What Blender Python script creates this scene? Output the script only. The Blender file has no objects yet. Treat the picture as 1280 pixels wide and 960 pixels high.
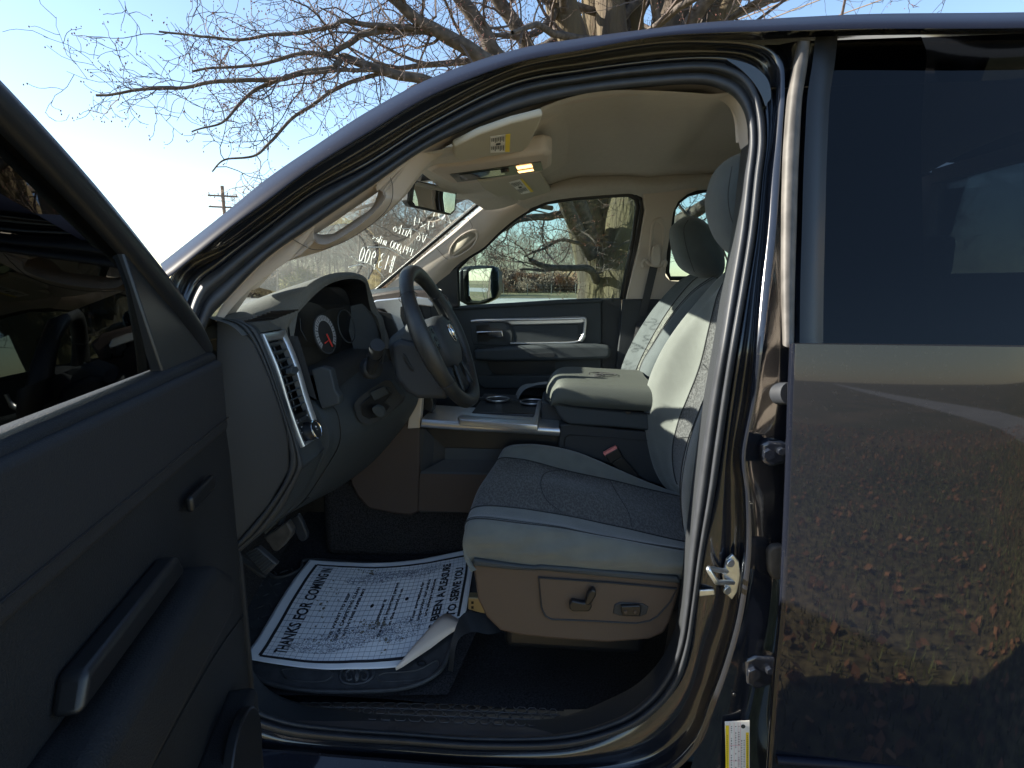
import bpy, bmesh, math, random
from mathutils import Vector, Matrix, noise
random.seed(7)
V = Vector
SC = bpy.context.scene
COL = SC.collection
R = math.radians
# ------------------------------------------------------------------ camera (survey of the photo)
F = 720.0
PITCH, YAW = R(10.2), R(5.5)
CAM = V((0, -1.10, 1.54))
ROT = Matrix.Rotation(YAW, 3, 'Z') @ Matrix.Rotation(math.pi/2 - PITCH, 3, 'X')
def ray(px, py):
    return ROT @ V(((px-640)/F, -(py-480)/F, -1.0))
def U(px, py, Y):
    d = ray(px, py); t = (Y-CAM.y)/d.y
    return CAM + d*t
def UX(px, py, X):
    d = ray(px, py); t = (X-CAM.x)/d.x
    return CAM + d*t
def UZ(px, py, Z):
    d = ray(px, py); t = (Z-CAM.z)/d.z
    return CAM + d*t
def UP(px, py, p0, n):
    d = ray(px, py); return CAM + d*((p0-CAM).dot(n)/d.dot(n))
def side(z):
    return 0.0 if z < 1.42 else 0.30*(z-1.42)
def US(px, py, off=0.0):
    y = off
    for _ in range(12):
        p = U(px, py, y); y = side(p.z)+off
    return U(px, py, y)
# ------------------------------------------------------------------ materials
MATS = {}
def mat(name, col, rough=0.5, metal=0.0, bump=0.0, bscale=200.0, var=0.0, vscale=8.0, coat=0.0, spec=0.5, sheen=0.0, col2=None, dust=0.0):
    if name in MATS: return MATS[name]
    m = bpy.data.materials.new(name); m.use_nodes = True
    nt = m.node_tree; b = nt.nodes['Principled BSDF']
    b.inputs['Base Color'].default_value = (*col, 1); b.inputs['Roughness'].default_value = rough
    b.inputs['Metallic'].default_value = metal; b.inputs['Coat Weight'].default_value = coat
    b.inputs['Coat Roughness'].default_value = 0.03
    b.inputs['Specular IOR Level'].default_value = spec
    b.inputs['Sheen Weight'].default_value = sheen
    tc = nt.nodes.new('ShaderNodeTexCoord')
    if var > 0 or col2:
        n = nt.nodes.new('ShaderNodeTexNoise'); n.inputs['Scale'].default_value = vscale; n.inputs['Detail'].default_value = 6
        nt.links.new(tc.outputs['Object'], n.inputs['Vector'])
        r = nt.nodes.new('ShaderNodeValToRGB')
        c2 = col2 or tuple(min(1, c*(1+var)) for c in col)
        c1 = col if col2 else tuple(c*(1-var) for c in col)
        r.color_ramp.elements[0].position = .35; r.color_ramp.elements[1].position = .65
        r.color_ramp.elements[0].color = (*c1, 1); r.color_ramp.elements[1].color = (*c2, 1)
        nt.links.new(n.outputs['Fac'], r.inputs['Fac']); nt.links.new(r.outputs['Color'], b.inputs['Base Color'])
    if dust > 0:   # fine specks of dust and pollen
        n = nt.nodes.new('ShaderNodeTexNoise'); n.inputs['Scale'].default_value = 160; n.inputs['Detail'].default_value = 4
        nt.links.new(tc.outputs['Object'], n.inputs['Vector'])
        r = nt.nodes.new('ShaderNodeMapRange'); r.inputs[1].default_value = .62; r.inputs[2].default_value = .75
        r.inputs[3].default_value = dust*.25; r.inputs[4].default_value = dust
        nt.links.new(n.outputs['Fac'], r.inputs[0])
        mx = nt.nodes.new('ShaderNodeMix'); mx.data_type = 'RGBA'
        mx.inputs[6].default_value = (*col, 1); mx.inputs[7].default_value = (.42, .4, .38, 1)
        nt.links.new(r.outputs[0], mx.inputs[0]); nt.links.new(mx.outputs[2], b.inputs['Base Color'])
    if bump > 0:
        n = nt.nodes.new('ShaderNodeTexNoise'); n.inputs['Scale'].default_value = bscale; n.inputs['Detail'].default_value = 3
        nt.links.new(tc.outputs['Object'], n.inputs['Vector'])
        bp = nt.nodes.new('ShaderNodeBump'); bp.inputs['Strength'].default_value = bump; bp.inputs['Distance'].default_value = .002
        nt.links.new(n.outputs['Fac'], bp.inputs['Height']); nt.links.new(bp.outputs['Normal'], b.inputs['Normal'])
    MATS[name] = m; return m
def glass(name, tint, refl=1.0):
    m = bpy.data.materials.new(name); m.use_nodes = True; nt = m.node_tree; nt.nodes.clear()
    o = nt.nodes.new('ShaderNodeOutputMaterial'); t = nt.nodes.new('ShaderNodeBsdfTransparent'); g = nt.nodes.new('ShaderNodeBsdfGlossy')
    t.inputs[0].default_value = (*tint, 1); g.inputs['Roughness'].default_value = 0.01
    fr = nt.nodes.new('ShaderNodeFresnel'); fr.inputs[0].default_value = 1.45
    mu = nt.nodes.new('ShaderNodeMath'); mu.operation = 'MULTIPLY'; mu.inputs[1].default_value = refl
    mx = nt.nodes.new('ShaderNodeMixShader')
    nt.links.new(fr.outputs[0], mu.inputs[0]); nt.links.new(mu.outputs[0], mx.inputs[0])
    nt.links.new(t.outputs[0], mx.inputs[1]); nt.links.new(g.outputs[0], mx.inputs[2]); nt.links.new(mx.outputs[0], o.inputs[0])
    MATS[name] = m; return m
def weave(name, c1, c2, scale):
    m = mat(name, c1, .95, sheen=.3); nt = m.node_tree; b = nt.nodes['Principled BSDF']
    tc = nt.nodes.new('ShaderNodeTexCoord'); v = nt.nodes.new('ShaderNodeTexVoronoi'); v.inputs['Scale'].default_value = scale
    mp = nt.nodes.new('ShaderNodeMapping'); mp.inputs['Scale'].default_value = (1, .35, 1)
    nt.links.new(tc.outputs['Object'], mp.inputs[0]); nt.links.new(mp.outputs[0], v.inputs['Vector'])
    n = nt.nodes.new('ShaderNodeTexNoise'); n.inputs['Scale'].default_value = scale*1.6; n.inputs['Detail'].default_value = 5
    nt.links.new(tc.outputs['Object'], n.inputs['Vector'])
    mx = nt.nodes.new('ShaderNodeMath'); mx.operation = 'MULTIPLY'
    nt.links.new(v.outputs['Distance'], mx.inputs[0]); nt.links.new(n.outputs['Fac'], mx.inputs[1])
    r = nt.nodes.new('ShaderNodeValToRGB'); r.color_ramp.elements[0].position = .12; r.color_ramp.elements[1].position = .42
    r.color_ramp.elements[0].color = (*c1, 1); r.color_ramp.elements[1].color = (*c2, 1)
    nt.links.new(mx.outputs[0], r.inputs[0]); nt.links.new(r.outputs[0], b.inputs['Base Color'])
    bp = nt.nodes.new('ShaderNodeBump'); bp.inputs['Strength'].default_value = .6; bp.inputs['Distance'].default_value = .002
    nt.links.new(mx.outputs[0], bp.inputs['Height']); nt.links.new(bp.outputs['Normal'], b.inputs['Normal'])
    return m
PAINT = mat('black_paint', (.005, .007, .014), .12, coat=.9, spec=.05, dust=.03)
PAINT2 = mat('dusty_black_paint', (.006, .008, .018), .34, coat=.04, spec=.12, dust=.05)
PAINT3 = mat('jamb_black_paint', (.007, .010, .018), .18, coat=1.0, spec=.4, dust=.05)
RUBBER = mat('black_rubber', (.028, .032, .040), .55, var=.15, vscale=30)
RUBBER2 = mat('worn_grey_rubber', (.075, .070, .066), .6, var=.3, vscale=30)
PLAS = mat('charcoal_plastic', (.043, .052, .059), .55, bump=.5, bscale=900, spec=.35)
PLASD = mat('dark_plastic', (.028, .032, .037), .5, bump=.4, bscale=900, spec=.35)
PLASB = mat('black_plastic', (.010, .011, .013), .35, bump=.1, bscale=900)
PLASG = mat('grey_dash_top', (.09, .094, .09), .7, bump=.8, bscale=500, var=.06, vscale=40)
PLASW = mat('seat_side_plastic', (.088, .064, .050), .5, bump=.5, bscale=800, spec=.4)  # brown is warm light off the grass, put into the base colour
BOUNCEP = mat('bounce_brown_plastic', (.060, .046, .041), .5, bump=.4, bscale=900, spec=.35)  # grey plastic browned by painted-in ground bounce
BEIGE = mat('beige_plastic', (.50, .43, .37), .6, bump=.4, bscale=600)
HEADL = mat('headliner_cloth', (.45, .415, .37), .95, bump=.4, bscale=1500, sheen=.2, var=.03, vscale=60)
VISOR = mat('visor_cloth', (.44, .41, .34), .9, bump=.3, bscale=1500)
SILVER = mat('satin_silver', (.62, .63, .65), .32, metal=.85, var=.03, vscale=50)
CHROME = mat('chrome', (.85, .85, .86), .08, metal=1.0)
STEEL = mat('zinc_steel', (.62, .66, .7), .3, metal=.9, var=.1, vscale=60)
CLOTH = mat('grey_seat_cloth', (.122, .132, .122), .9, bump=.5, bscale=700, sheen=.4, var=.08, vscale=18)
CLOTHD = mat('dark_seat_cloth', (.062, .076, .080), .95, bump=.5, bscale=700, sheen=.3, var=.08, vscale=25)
WEAVE = weave('woven_insert', (.010, .011, .012), (.072, .075, .077), 230)
WEAVEL = weave('sunlit_woven_insert', (.05, .055, .05), (.14, .15, .13), 230)  # passenger insert: same weave made paler, sunlight put into its colour
LIDM = mat('armrest_vinyl', (.075, .083, .074), .6, bump=.6, bscale=500)
SILLM = mat('sill_plastic', (.075, .068, .066), .40, bump=.3, bscale=300, var=.15, vscale=9)
CARPET = mat('black_carpet', (.028, .028, .031), 1.0, bump=1, bscale=350, var=.5, vscale=220, spec=.1)
LEATHER = mat('steering_leather', (.022, .024, .025), .38, bump=.5, bscale=420, var=.15, vscale=30)
WHITE = mat('white_paper', (.80, .82, .86), .8)
PEACH = mat('bounce_lit_paper_back', (.78, .66, .56), .7)  # white paper's back, peach from warm bounce light put into the colour
INK = mat('black_ink', (.02, .02, .025), .7)
INKG = mat('grid_ink', (.19, .21, .27), .7)
DIRT = mat('dirt', (.20, .18, .14), .9)
YEL = mat('yellow_label', (.85, .62, .02), .5)
LABEL = mat('white_label', (.8, .78, .76), .5)
PINKL = mat('pink_line', (.75, .42, .45), .5)
CHALK = mat('window_marker', (.88, .9, .88), .8)
RED = mat('red_plastic', (.65, .06, .05), .4)
REDB = mat('belt_button', (.8, .25, .22), .4)
BELT = mat('belt_webbing', (.045, .045, .048), .8, bump=.6, bscale=500)
GLASSW = glass('windshield_glass', (.90, .97, .96), .6)
GLASSS = glass('side_glass', (.66, .75, .74), .7)
GLASSD = glass('privacy_glass', (.035, .04, .05), 1.0)
MIRR = mat('mirror_glass', (.85, .86, .88), .0, metal=1.0)
def emis(name, col, s):
    m = mat(name, col, .4); b = m.node_tree.nodes['Principled BSDF']
    b.inputs['Emission Color'].default_value = (*col, 1); b.inputs['Emission Strength'].default_value = s; return m
LAMP = emis('lit_map_lamp', (1.0, .55, .2), 1.1)
# ------------------------------------------------------------------ object helpers
def link(name, me, m=None, parent=None):
    o = bpy.data.objects.new(name, me); COL.objects.link(o)
    if m and me and not me.materials: me.materials.append(m)
    if parent: o.parent = parent
    return o
def from_bm(name, bm, m, parent=None, smooth=True):
    me = bpy.data.meshes.new(name); bmesh.ops.recalc_face_normals(bm, faces=bm.faces)
    bm.to_mesh(me); bm.free()
    if smooth:
        for p in me.polygons: p.use_smooth = True
    return link(name, me, m, parent)
def bevel(o, w, seg=3, ang=35):
    b = o.modifiers.new('b', 'BEVEL'); b.width = w; b.segments = seg; b.limit_method = 'ANGLE'; b.angle_limit = R(ang)
    b.harden_normals = False
    return o
def solid(o, t, off=1.0):
    s = o.modifiers.new('s', 'SOLIDIFY'); s.thickness = t; s.offset = off; return o
def sharp(o, ang=40):
    try: o.data.set_sharp_from_angle(angle=R(ang))
    except Exception: pass
    return o
def cr(pts, n, closed=False):
    """Catmull-Rom through pts, n samples, uniform over segments"""
    pts = [V(p) for p in pts]; k = len(pts); out = []
    if k == 2: return [pts[0].lerp(pts[1], i/(n-1)) for i in range(n)]
    segs = k if closed else k-1
    for i in range(n):
        t = i/(n if closed else n-1)*segs; s = min(int(t), segs-1); u = t-s
        g = lambda j: pts[j % k] if closed else pts[max(0, min(k-1, j))]
        a, b, c, d = g(s-1), g(s), g(s+1), g(s+2)
        if not closed and s == 0: a = b*2-c
        if not closed and s == k-2: d = c*2-b
        out.append(.5*((2*b)+(-a+c)*u+(2*a-5*b+4*c-d)*u*u+(-a+3*b-3*c+d)*u*u*u))
    return out
def grid_bm(rows, closeu=False, closev=False, bm=None):
    bm = bm or bmesh.new(); vs = [[bm.verts.new(p) for p in r] for r in rows]
    nr, nc = len(vs), len(vs[0])
    for i in range(nr if closev else nr-1):
        for j in range(nc if closeu else nc-1):
            q = [vs[i][j], vs[i][(j+1) % nc], vs[(i+1) % nr][(j+1) % nc], vs[(i+1) % nr][j]]
            try: bm.faces.new(q)
            except ValueError: pass
    return bm
def surf(name, rows, m, parent=None, nu=40, nv=None, closeu=False, th=0, smooth=True):
    """rows: control rows (lists of 3D points); smooth along the rows (nu) and across them (nv)"""
    rr = [cr(r, nu, closeu) for r in rows]
    if nv: rr = list(map(list, zip(*[cr(c, nv) for c in zip(*rr)])))
    o = from_bm(name, grid_bm(rr, closeu), m, parent, smooth)
    if th: solid(o, th)
    return o
def prism_bm(pts, vec, bm=None):
    bm = bm or bmesh.new(); vec = V(vec)
    a = [bm.verts.new(p) for p in pts]; b = [bm.verts.new(V(p)+vec) for p in pts]
    bm.faces.new(a); bm.faces.new(b[::-1]); n = len(a)
    for i in range(n): bm.faces.new([a[i], b[i], b[(i+1) % n], a[(i+1) % n]])
    return bm
def plate(name, px, Y, dep, m, parent=None, bev=.003, smooth_n=0, seg=3, smooth=True):
    """a plate standing in the plane Y (measured in the photo), dep metres deep away from the street side"""
    pts = [U(p[0], p[1], p[2] if len(p) > 2 else Y) for p in px]
    if smooth_n: pts = cr(pts, smooth_n, True)
    o = from_bm(name, prism_bm(pts, (0, dep, 0)), m, parent, smooth)
    if bev: bevel(o, bev, seg)
    if smooth: sharp(o, 50)
    return o
def slab(name, pts, vec, m, parent=None, bev=.003, seg=3, smooth_n=0):
    if smooth_n: pts = cr(pts, smooth_n, True)
    o = from_bm(name, prism_bm(pts, vec), m, parent)
    if bev: bevel(o, bev, seg)
    return sharp(o, 50)
def box_bm(c, s, bm=None, rot=None):
    bm = bm or bmesh.new(); r = bmesh.ops.create_cube(bm, size=1); M = Matrix.Translation(V(c)) @ (rot.to_4x4() if rot else Matrix()) @ Matrix.Diagonal((*s, 1))
    bmesh.ops.transform(bm, matrix=M, verts=r['verts']); return bm
def box(name, c, s, m, parent=None, bev=.004, rot=None):
    o = from_bm(name, box_bm(c, s, None, rot), m, parent)
    if bev: bevel(o, bev)
    return sharp(o, 50)
def tube_bm(pts, rad, seg=8, bm=None, closed=False, cap=True, flat=None):
    bm = bm or bmesh.new(); pts = [V(p) for p in pts]; n = len(pts); rows = []
    up = V((0, 0, 1)); prev = None
    for i, p in enumerate(pts):
        t = (pts[(i+1) % n]-pts[i-1]) if closed else (pts[min(i+1, n-1)]-pts[max(i-1, 0)])
        if t.length < 1e-9: t = V((0, 0, 1))
        t.normalize()
        if prev is None: a = t.orthogonal().normalized()
        else:
            a = prev - t*prev.dot(t); a = a.normalized() if a.length > 1e-6 else t.orthogonal().normalized()
        prev = a; b = t.cross(a); r = rad(i/(n-1)) if callable(rad) else (rad[i] if isinstance(rad, (list, tuple)) else rad)
        rows.append([bm.verts.new(p+(a*math.cos(2*math.pi*k/seg)+b*math.sin(2*math.pi*k/seg))*r) for k in range(seg)])
    for i in range(n if closed else n-1):
        A, B = rows[i], rows[(i+1) % n]
        for k in range(seg): bm.faces.new([A[k], A[(k+1) % seg], B[(k+1) % seg], B[k]])
    if cap and not closed and seg > 2: bm.faces.new(rows[0][::-1]); bm.faces.new(rows[-1])
    return bm
def tube(name, pts, rad, m, parent=None, seg=10, n=None, closed=False):
    if n: pts = cr(pts, n, closed)
    return sharp(from_bm(name, tube_bm(pts, rad, seg, closed=closed), m, parent), 60)
def disc_bm(c, nrm, r, th, seg=32, bm=None, r2=None):
    bm = bm or bmesh.new(); nrm = V(nrm).normalized()
    q = V((0, 0, 1)).rotation_difference(nrm).to_matrix().to_4x4()
    bmesh.ops.create_cone(bm, cap_ends=True, segments=seg, radius1=r, radius2=r2 if r2 is not None else r, depth=th, matrix=Matrix.Translation(V(c)) @ q)
    return bm
def disc(name, c, nrm, r, th, m, parent=None, seg=32, bev=.0015, r2=None):
    o = from_bm(name, disc_bm(c, nrm, r, th, seg, None, r2), m, parent)
    if bev: bevel(o, bev, 2)
    return sharp(o, 45)
def text_polys(s, size=1.0, shear=0.0, bold=0.0, space=1.0, align='CENTER'):
    """flat mesh data (verts 2D, faces) of a line of lettering"""
    cu = bpy.data.curves.new('t', 'FONT'); cu.body = s; cu.size = size; cu.align_x = align; cu.shear = shear; cu.space_character = space
    cu.resolution_u = 2; cu.offset = bold
    o = bpy.data.objects.new('t', cu); COL.objects.link(o)
    dg = bpy.context.evaluated_depsgraph_get(); me = bpy.data.meshes.new_from_object(o.evaluated_get(dg))
    vs = [(v.co.x, v.co.y) for v in me.vertices]; fs = [list(p.vertices) for p in me.polygons]
    bpy.data.objects.remove(o); bpy.data.curves.remove(cu); bpy.data.meshes.remove(me)
    return vs, fs
def lettering(name, lines, fmap, m, parent=None):
    """lines: (text, cx, cy, size[, sx]) in the local frame; fmap(x,y)->3D"""
    bm = bmesh.new()
    for L in lines:
        s, cx, cy, size = L[:4]; sx = L[4] if len(L) > 4 else 1.0
        vs, fs = text_polys(s, size)
        w = [bm.verts.new(fmap(cx+x*sx, cy+y)) for x, y in vs]
        for f in fs:
            try: bm.faces.new([w[i] for i in f])
            except ValueError: pass
    me = bpy.data.meshes.new(name); bm.to_mesh(me); bm.free()
    return link(name, me, m, parent)
def tag(o, label=None, cat=None, group=None, kind=None):
    if label: o['label'] = label
    if cat: o['category'] = cat
    if group: o['group'] = group
    if kind: o['kind'] = kind
    return o
def empty(name, loc=(0, 0, 0), parent=None):
    o = bpy.data.objects.new(name, None); COL.objects.link(o); o.location = loc; o.empty_display_size = .1
    if parent: o.parent = parent
    return o
# ================================================================== THE TRUCK
TR = empty('pickup_truck')   # origin on the ground under the driver door opening
tag(TR, 'black crew cab pickup truck with its driver door open, grey cloth interior', 'pickup truck')
# ---- ring around the driver door opening: seal inner, groove, seal outer, flange, valley, ridge, ridge outer
ST = [
 ((262,400),(254,380),(246,360),(240,350),(232,342),(226,336),(222,333)),
 ((280,378),(280,352),(280,330),(280,322),(280,312),(280,306),(280,303)),
 ((334,323),(334,307),(334,288),(334,282),(334,274),(334,268),(334,263)),
 ((391,283),(391,266),(391,245),(391,240),(391,233),(391,228),(391,224)),
 ((460,236),(460,222),(460,209),(460,203),(460,195),(460,187),(460,181)),
 ((540,182),(540,170),(540,159),(540,153),(540,146),(540,139),(540,134)),
 ((640,140),(640,122),(640,110),(640,104),(640,97),(640,90),(640,86)),
 ((730,118),(730,103),(730,92),(730,87),(730,80),(730,72),(730,66)),
 ((820,108),(820,93),(820,80),(820,76),(820,68),(820,58),(820,52)),
 ((875,106),(880,90),(882,77),(884,72),(886,65),(889,57),(891,50)),
 ((905,114),(913,98),(921,84),(925,76),(932,69),(940,62),(948,55)),
 ((922,127),(932,113),(941,101),(948,94),(957,86),(965,80),(976,74)),
 ((932,148),(943,139),(953,133),(958,130),(965,124),(970,116),(981,108)),
 ((935,180),(946,178),(957,176),(960,175),(963,172),(966,168),(978,164)),
 ((930,226),(941,225),(952,224),(954,224),(957,222),(959,220),(975,220)),
 ((922,292),(934,291),(945,290),(948,290),(951,290),(954,290),(970,290)),
 ((910,362),(923,361),(934,360),(937,360),(943,360),(947,360),(962,360)),
 ((899,432),(911,431),(922,430),(926,430),(936,430),(941,430),(954,430)),
 ((887,500),(900,500),(911,500),(915,500),(926,500),(935,500),(945,500)),
 ((877,570),(890,569),(901,568),(907,568),(915,568),(923,568),(932,568)),
 ((870,622),(883,621),(893,620),(903,620),(915,620),(928,620),(937,620)),
 ((862,690),(872,690),(880,690),(902,690),(914,690),(928,690),(939,690)),
 ((855,760),(863,760),(870,760),(892,762),(904,764),(918,766),(929,768)),
 ((847,806),(855,808),(862,811),(876,815),(886,819),(902,825),(913,829)),
 ((830,845),(840,849),(849,853),(863,860),(873,866),(884,874),(895,880)),
 ((803,877),(813,882),(823,887),(838,900),(850,910),(862,925),(872,935)),
 ((765,900),(773,907),(780,915),(792,930),(802,945),(812,962),(820,975)),
 ((700,917),(702,925),(705,935),(708,945),(712,958),(714,972),(716,985)),
 ((600,920),(600,927),(600,937),(600,946),(600,955),(600,965),(600,975)),
 ((505,914),(505,921),(505,931),(505,941),(505,950),(505,960),(505,970)),
 ((420,908),(420,915),(420,926),(419,937),(418,946),(418,956),(418,966)),
 ((355,898),(353,906),(350,917),(347,928),(344,939),(343,950),(342,962)),
 ((310,876),(303,884),(295,893),(288,902),(282,912),(277,922),(272,934)),
 ((280,825),(272,832),(262,842),(252,852),(244,860),(236,868),(228,876)),
 ((262,740),(252,742),(240,745),(230,748),(222,750),(212,753),(204,755)),
 ((250,640),(238,640),(226,640),(216,640),(208,640),(200,640),(192,640)),
 ((245,520),(233,520),(220,520),(211,520),(203,520),(196,520),(190,520)),
 ((250,440),(240,434),(228,425),(220,418),(212,410),(206,404),(200,398)),
]
OFF = [.105, .078, .085, .085, .112, .075, .055]
def col3(k, off=None):
    return [US(s[k][0], s[k][1], OFF[k] if off is None else off) for s in ST]
def mid3(a, b, off, f=.5):
    return [US(s[a][0]*(1-f)+s[b][0]*f, s[a][1]*(1-f)+s[b][1]*f, off) for s in ST]
NR = 420
def ringsurf(name, cols, m, parent):
    rows = [cr(c, NR, True) for c in cols]
    return from_bm(name, grid_bm(rows, closeu=True), m, parent)
body = ringsurf('body', [col3(2, .10), col3(3), mid3(3, 4, .104, .5), col3(4), mid3(4, 5, .100, .7), col3(5), mid3(5, 6, .056, .5), col3(6)], PAINT3, TR)
seal = ringsurf('door_seal', [col3(0, .125), col3(0), mid3(0, 1, .072, .25), mid3(0, 1, .066, .6), mid3(0, 1, .072, .9), col3(1, .088), mid3(1, 2, .062, .2), mid3(1, 2, .052, .5), mid3(1, 2, .062, .85), col3(2, .09)], RUBBER, TR)
# ---- roof rail outside the ring and roof skin
RAIL = [  # ridge outer, crease, silhouette
 ((222,333),(210,348),(200,330)), ((280,303),(280,291),(280,267)), ((334,263),(334,251),(334,223)), ((391,224),(391,209),(391,184)), ((460,181),(460,166),(460,139)),
 ((540,134),(540,119),(540,97)), ((640,86),(640,80),(640,63)), ((730,66),(730,62),(730,47)), ((820,52),(820,46),(820,35)),
 ((891,50),(893,41),(893,27)), ((948,50),(950,39.5),(950,24)), ((1000,47),(1003,38),(1003,21)), ((1100,44),(1100,36),(1100,17)), ((1290,42),(1290,35),(1290,15))]
ro = [US(*a[0], .055) for a in RAIL]; cre = [US(*a[1], .0) for a in RAIL]; sil = [US(*a[2], .050) for a in RAIL]
midr = [US((a[1][0]+a[2][0])/2, (a[1][1]+a[2][1])/2, .014) for a in RAIL]; lip = [US(a[1][0], a[1][1]-2, -.001) for a in RAIL]
ri = [US(a[0][0]*.4+a[1][0]*.6, a[0][1]*.4+a[1][1]*.6, .04) for a in RAIL]
for c in (ro, cre, sil, midr, lip, ri):
    c.append(c[-1]+V((.35, 0, -.004))); c.append(c[-1]+V((.42, .02, -.03)))
ov1 = [p+V((0, .05, .012)) for p in sil]; ov2 = [p+V((0, .16, .028)) for p in sil]
far2 = [V((p.x, 1.54-(p.y+.0), p.z)) for p in ov1]; 
rows = [cr(c, 160) for c in (ro, ri, cre)]
roofb = from_bm('roof_rail', grid_bm(rows), PAINT3, body)
rail = from_bm('roof_skin', grid_bm([cr(c, 160) for c in (cre, lip, midr, sil, ov1, ov2)]), PAINT2, body)
# the roof sheet, from the near rail to its mirror image on the far side
o2c = [p for p in cr(ov2, 160) if p.x > -.42]; rf = []
for i in range(17):
    t = i/16; c = 1-(2*t-1)**2
    rf.append([V((p.x-(.10*c if p.x < -.2 else 0), p.y*(1-t)+(1.58-p.y)*t, p.z+.03*c)) for p in o2c])
from_bm('roof', grid_bm(rf), PAINT, TR)
kf = [i for i, p in enumerate(cr(cre, 160)) if p.x > -.24][0]
from_bm('roof_rail', grid_bm([[V((p.x, 1.58-p.y, p.z)) for p in cr(c, 160)[kf:]] for c in (cre, lip, midr, sil, ov1, ov2)]), PAINT2, body)
# ---- B pillar outside the ridge: recess for the rear door and the hinges
BR = [ (954,56,.055, 985,52,.05), (976,74,.055, 992,74,.06), (981,108,.055, 990,108,.075), (978,164,.055, 986,164,.08), (975,220,.055, 985,220,.08), (970,290,.055, 985,290,.08), (962,360,.055, 985,360,.08), (954,430,.055, 990,430,.08),
 (945,500,.055, 992,500,.09), (932,568,.055, 992,568,.09), (937,620,.055, 992,620,.09), (939,690,.055, 990,690,.09), (929,768,.055, 985,768,.09), (913,829,.055, 980,829,.09), (895,880,.055, 975,880,.085), (872,935,.055, 970,935,.08), (850,1000,.055, 965,1000,.08)]
c0 = [US(b[0], b[1], b[2]) for b in BR]; c1 = [US(b[0]*.85+b[3]*.15, b[1], .075 if b[1] < 780 else .058) for b in BR]
c2_ = [US(b[0]*.45+b[3]*.55, b[1], .095 if b[1] < 700 else .060) for b in BR]; c3 = [US(b[0]*.40+b[3]*.60, b[1], .1) for b in BR]; c4 = [US(b[3]+8, b[4], b[5]+.03) for b in BR]; c5 = [p+V((.25, 0, 0)) for p in c4]
from_bm('pillar_recess', grid_bm([cr(c, 160) for c in (c0, c1, c2_, c3, c4, c5)]), PAINT3, body)
# pocket moulding in the upper rear corner
plate('corner_pressing', [(908,74),(925,76),(943,83),(957,95),(963,108),(964,122),(960,128),(957,133),(951,118),(940,101),(925,86)], .135+.085, .02, PAINT3, body, .006, 60, 4)
# ---- sill, rocker and outer panels below the seal
SILLP = [(cr_y, off) for cr_y, off in ((.415, .062), (.40, .03), (.385, .0), (.35, -.02), (.28, -.03), (.24, .0))]
rows = []
for x in (-1.3, -.9, -.5, 0, .5, 1.0, 1.6):
    rows.append([V((x, o, z)) for z, o in SILLP])
surf('rocker_panel', rows, PAINT, body, 24)
# hinge pillar and front fender
rows = []
for z, o in ((.30, .03), (.40, -.02), (.55, -.03), (.75, -.05), (.95, -.07), (1.12, -.08), (1.25, -.06), (1.33, .0), (1.37, .12)):
    rows.append([V((x, o, z)) for x in (-.90, -1.05, -1.25)] )
surf('fender', rows, PAINT, TR, 10, 40, th=.004)
rows = []
for z, o in ((.85, -.04), (.95, -.07), (1.12, -.08), (1.25, -.06), (1.33, .0), (1.37, .12)):
    rows.append([V((x, o+max(0, (-x-2.0))*.1, z-.03*max(0, -x-1.3))) for x in (-1.25, -1.6, -2.0, -2.3)])
surf('fender', rows, PAINT, TR, 16, 30, th=.004)
surf('fender', [[V((p.x, 1.62-p.y, p.z)) for p in r] for r in rows], PAINT, TR, 16, 30, th=.004)
rows = []
for i in range(9):
    y = .10+i/8*1.42; c = (1-((y-.81)/.71)**2)
    rows.append([V((x, y, z+.035*c)) for x, z in ((-1.18, 1.36), (-1.4, 1.355), (-1.8, 1.33), (-2.2, 1.26), (-2.32, 1.15), (-2.34, .8))])
surf('hood', rows, PAINT, TR, 24, 20)
box('hinge_pillar', (-.96, .07, .90), (.14, .12, .92), PAINT3, body, .02)
for sx in (-1.75, 2.75):
    for sy, d in ((-.02, -1), (1.62, 1)):
        w = from_bm('wheel', bmesh.new(), RUBBER, TR); bm = bmesh.new()
        disc_bm((sx, sy+.12*-d, .40), (0, 1, 0), .40, .26, 40, bm); bm.to_mesh(w.data); bm.free(); bevel(w, .04, 3)
        disc('rim', (sx, sy+.012*d-.12*0, .40), (0, 1, 0), .24, .04, SILVER, w, 32, .01)
        disc('hub', (sx, sy+.03*d, .40), (0, 1, 0), .07, .03, PLASB, w, 24, .004)
# ---- cargo bed behind the cab (only seen from a step aside)
rows = [[V((x, o, z)) for x in (1.62, 2.2, 3.3, 3.9)] for z, o in ((.85, -.02), (1.0, -.04), (1.2, -.04), (1.33, -.01), (1.36, .05))]
surf('bed_side', rows, PAINT, TR, 10, 24, th=.01)
surf('bed_side', [[V((p.x, 1.62-p.y, p.z)) for p in r] for r in rows], PAINT, TR, 10, 24, th=.01)
box('tailgate', (3.9, .81, 1.08), (.05, 1.5, .52), PAINT, TR, .01)
box('bed_floor', (2.75, .81, .82), (2.25, 1.5, .05), PAINT3, TR, .01)
box('cab_floor', (.2, .86, .375), (2.7, 1.46, .05), PAINT3, TR, .01)
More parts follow.
